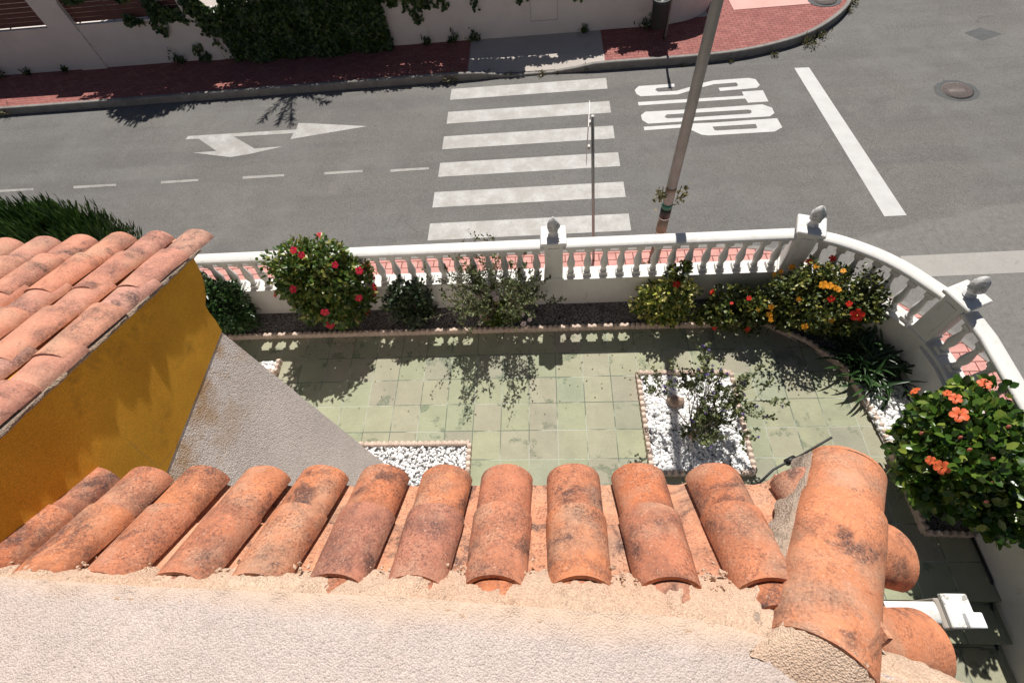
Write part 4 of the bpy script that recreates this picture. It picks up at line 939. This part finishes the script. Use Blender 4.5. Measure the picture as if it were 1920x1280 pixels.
# mortar closing plate at the hip's eave end
mb = MB(); cap = []
for k in range(15):
    a = R(-88+176*k/14); cap.append(hp(h1-ud*.015+vd*math.sin(a)*.110+nd*math.cos(a)*.095))
mb.add(cap, [tuple(range(15))]); mb.build('hip_end_mortar', M['mortar_grey'], house)
# parapet top: front edge traced round the corner, rough mortar fillet down onto the tiles
PT = 7.4-1.52
fe = [onZ(x, y, PT) for x, y in [(-420, 1040), (-200, 1052), (0, 1082), (250, 1098), (500, 1108), (750, 1118), (1000, 1138), (1200, 1150), (1330, 1162), (1440, 1196), (1540, 1224), (1700, 1276), (1850, 1335), (1960, 1400)]]
fe = resample([p for p in smooth_poly(fe, 2)], .012)
rows = []; prof = [0, .006, .014, .03, .05, .075, .10, .13, .165, .205, .25, .3, .36, .43, .52, .65, .9]
for i, p in enumerate(fe):
    t = (fe[min(i+4, len(fe)-1)]-fe[max(i-4, 0)]).normalized(); n = Vector((t.y, -t.x, 0)); n = Vector((0, -1, 0)).lerp(n, .35).normalized(); r_ = []
    for j, s in enumerate(prof):
        q = p+n*s; z = PT+.10*s+.012*(1-math.exp(-s*18)); z += .010*math.exp(-s*9)*nz((q.x*28, q.y*28, 0), 1)+.006*nz((q.x*9, q.y*9, 3), 1)+.003*math.exp(-s*3)*nz((q.x*85, q.y*85, 7), 1)
        r_.append(hp((q.x, q.y, z)))
    rows.append(r_)
mb = MB(); grid(mb, rows); mb.f = [f[::-1] for f in mb.f]; mb.build('parapet', M['parapet'], house)
rows = []; LUMP = [1, 1, 1, .5, .9, .4, 1, .2, .8, .35, .7, 1]
for i, p in enumerate(fe):
    x = p.x; side = x > .62; r_ = []
    if not side: a_y = T0.y+.045+.022*nz((x*9, 0, 1), 1)+.012*nz((x*40, 3, 1), 1); q = Vector((x, max(a_y, p.y+.02), 0)); q.z = T0.z-(q.y-T0.y)*math.tan(ang)+.006
    else: q = p+Vector((.03, .07, -.10))
    p = p+Vector((-.012, -.045+.02*nz((x*12, 7, 0), 1), .012))
    for k in range(15):
        s = k/14; m_ = p.lerp(q, s); cl = max(0, 1-(min((abs(x-c_x), j_) for j_, c_x in enumerate(cx))[0]/.085)**2)*LUMP[min(range(len(cx)), key=lambda j_: abs(x-cx[j_]))]*max(0, (s-.45)/.55)*.075 if not side else 0; bump_ = cl+.030*math.sin(math.pi*min(1, s*1.05))*(1+.9*nz((x*17, s*2, 5), 1))+.012*nz((x*55, s*9, 1), 1)+.007*nz((x*110, s*20, 8), 1)
        r_.append(hp((m_.x+.006*nz((x*60, s*12, 2), 1), m_.y+.010*nz((x*50, s*8, 9), 1), m_.z-(.012 if k == 0 else 0)+bump_*(.5+.5*min(1, k/4) if k else 0)-(.045 if k == 14 and cl < .01 else 0))))
    rows.append(r_)
mb = MB(); grid(mb, rows)
for i in range(520):                              # loose mortar crumbs along the joint
    x = random.uniform(-1.95, .62); y = T0.y+random.gauss(.015, .022); s = random.uniform(.003, .011)*(1.3 if random.random() < .15 else 1); z = T0.z-(y-T0.y)*math.tan(ang)+.030+.01*random.random()
    c_ = hp((x, y, z)); A = rand_unit(4)*s; q, _ = np.linalg.qr(rand_unit(3))
    vv = [c_+Vector(q@(np.array(a)*s*random.uniform(.6, 1.2))) for a in ((1, 0, 0), (-1, .2, 0), (0, 1, .2), (.1, -1, 0), (0, .1, .8), (0, 0, -.8))]
    mb.add(vv, [(0, 2, 4), (2, 1, 4), (1, 3, 4), (3, 0, 4), (2, 0, 5), (1, 2, 5), (3, 1, 5), (0, 3, 5)])
mb.build('mortar_fillet', M['mortar'], house)
# house walls and eave soffit
mb = MB(); mb.box((-1.88, -5.2, .003), (.80, .02, 4.42)); mb.build('wall', M['farwall'], house)
mb = MB(); mb.box((-1.88, .021, 4.40), (1.10, .50, 4.44)); mb.box((.801, -4.5, 4.40), (1.12, .018, 4.44)); mb.build('soffit', M['farwall'], house)

# black cable with an inline connector hanging out from under the eave
cb = empty('cable', (.95, .50, 5.35), label='short black cable with a thick connector poking out from under the eave', cat='cable')
q1, q2, q3, q0 = [onZ(x, y, 5.0) for x, y in [(1450, 880), (1482, 863), (1506, 851), (1396, 902)]]; B_ = Vector((.95, .50, 5.35))
MB().tube([q0-B_+Vector((0, -.06, 0)), q1-B_, q2-B_, q3-B_, q3+(q3-q2)*1.5-B_+Vector((0, 0, .1))], .006, 6).build('wire', M['black'], cb)
MB().tube([q1.lerp(q2, .75)-B_, q2.lerp(q3, .35)-B_], .017, 8).build('connector', M['black'], cb)

# ---- left wing with the ochre gable
wing = empty('neighbouring_house', (-1.91, 0, PZ), label='left house wing with ochre and grey rendered side wall under pinkish terracotta tiles', cat='house')
WB = Vector((-1.91, 0, PZ))
def wp(v_): return Vector(v_)-WB
VZ = lambda Y: 7.4-(1.455+.34*(Y-.58))        # verge base line
XW = -1.905
prof = [(XW, -4.0, VZ(-4)), (XW, 1.74, VZ(1.74))]+[(XW, q.y, q.z) for q in [onX(x, y, XW) for x, y in [(374, 505), (383, 530), (386, 552), (385, 572), (392, 585), (404, 600), (411, 612), (417, 621)]]]
gz = 7.4-2.245
prof[-1] = (XW, prof[-1][1], gz)
poly = prof+[(XW, -4.0, gz)]
mb = MB(); n = len(poly); D_ = 5.0
mb.add([wp(p) for p in poly]+[wp((p[0]-D_, p[1], p[2])) for p in poly], [tuple(range(n)), tuple(range(2*n-1, n-1, -1))]+[(i, n+i, n+(i+1) % n, (i+1) % n) for i in range(n)])
o = mb.build('ochre_wall', M['ochre'], wing)
bm = bmesh.new(); bm.from_mesh(o.data); bmesh.ops.recalc_face_normals(bm, faces=bm.faces); bmesh.ops.triangulate(bm, faces=[f for f in bm.faces if len(f.verts) > 4]); bm.to_mesh(o.data); bm.free()
yt = prof[-1][1]
mb = MB(); P = [(XW-.004, -4.0, gz-.002), (XW-.004, yt-.005, gz-.002), (-1.155, 1.24, PZ+.002), (-1.155, -4, PZ+.002)]
mb.add([wp(p) for p in P]+[wp((p[0]-D_, p[1], p[2])) for p in P], [(0, 1, 2, 3), (7, 6, 5, 4)]+[(i, 4+i, 4+(i+1) % 4, (i+1) % 4) for i in range(4)])
o = mb.build('grey_wall', M['greywall'], wing); bm = bmesh.new(); bm.from_mesh(o.data); bmesh.ops.recalc_face_normals(bm, faces=bm.faces); bm.to_mesh(o.data); bm.free()
a3 = math.atan(.34); u3 = Vector((0, math.cos(a3), -math.sin(a3))); n3 = Vector((0, math.sin(a3), math.cos(a3)))
HF = .66
lt = MB(); lc = MB(); YE = 1.93
for i in range(12):
    x = XW-.076-i*.232; st_ = .247
    for k in range(11):
        s = k*st_; lift = .004+.013*(k % 2)+J(.003); p = Vector((x+J(.004), YE, VZ(YE)+.004))-u3*(s+st_+.09)+n3*lift
        shell_tile(lt, wp(p), (u3+v*J(.012)-n3*.01).normalized(), v, n3, st_+.09+J(.006), .080, .093, seg=14, rings=5)
    for k in range(6): shell_tile(lc, wp(Vector((x-.116, YE, VZ(YE)))-u3*(k*.5+.52)+n3*.04), u3, -v, -n3, .54, .098, .092, .012, 80, 10, 3)
lt.build('cover_tiles', M['tile_left'], wing, 60); lc.build('channel_tiles', M['channel'], wing, 60)
mb = MB(); rows = []
for i in range(120):
    t = i/119; Y = -1.2+t*3.0; z = VZ(Y); rows.append([wp((XW+.012+.006*nz((Y*20, 0, 0), 1), Y, z-.004-.012*abs(nz((Y*9, 2, 0), 1)))), wp((XW+.016+.01*nz((Y*14, 5, 0), 1), Y, z+.014)), wp((XW-.03, Y, z+.020))])
grid(mb, rows); mb.build('verge_mortar', M['mortar_grey'], wing)

# fallen leaves and petals
P = []; 
for _ in range(260):
    x = random.uniform(-4.2, 4.0); y = 4.15-abs(random.gauss(0, .45)); P.append((x, max(1.0, y), PZ+.006))
P = np.array(P); n = len(P); tag(leaves(P, np.c_[rng.normal(size=(n, 2)), np.zeros(n)], np.c_[rng.normal(0, .2, (n, 2)), np.ones(n)], .035*rng.uniform(.5, 1.2, n), .018, m=M['weed'], name='fallen_leaves'), kind='stuff', label='scattered dry fallen leaves on the green patio tiles', cat='leaves')
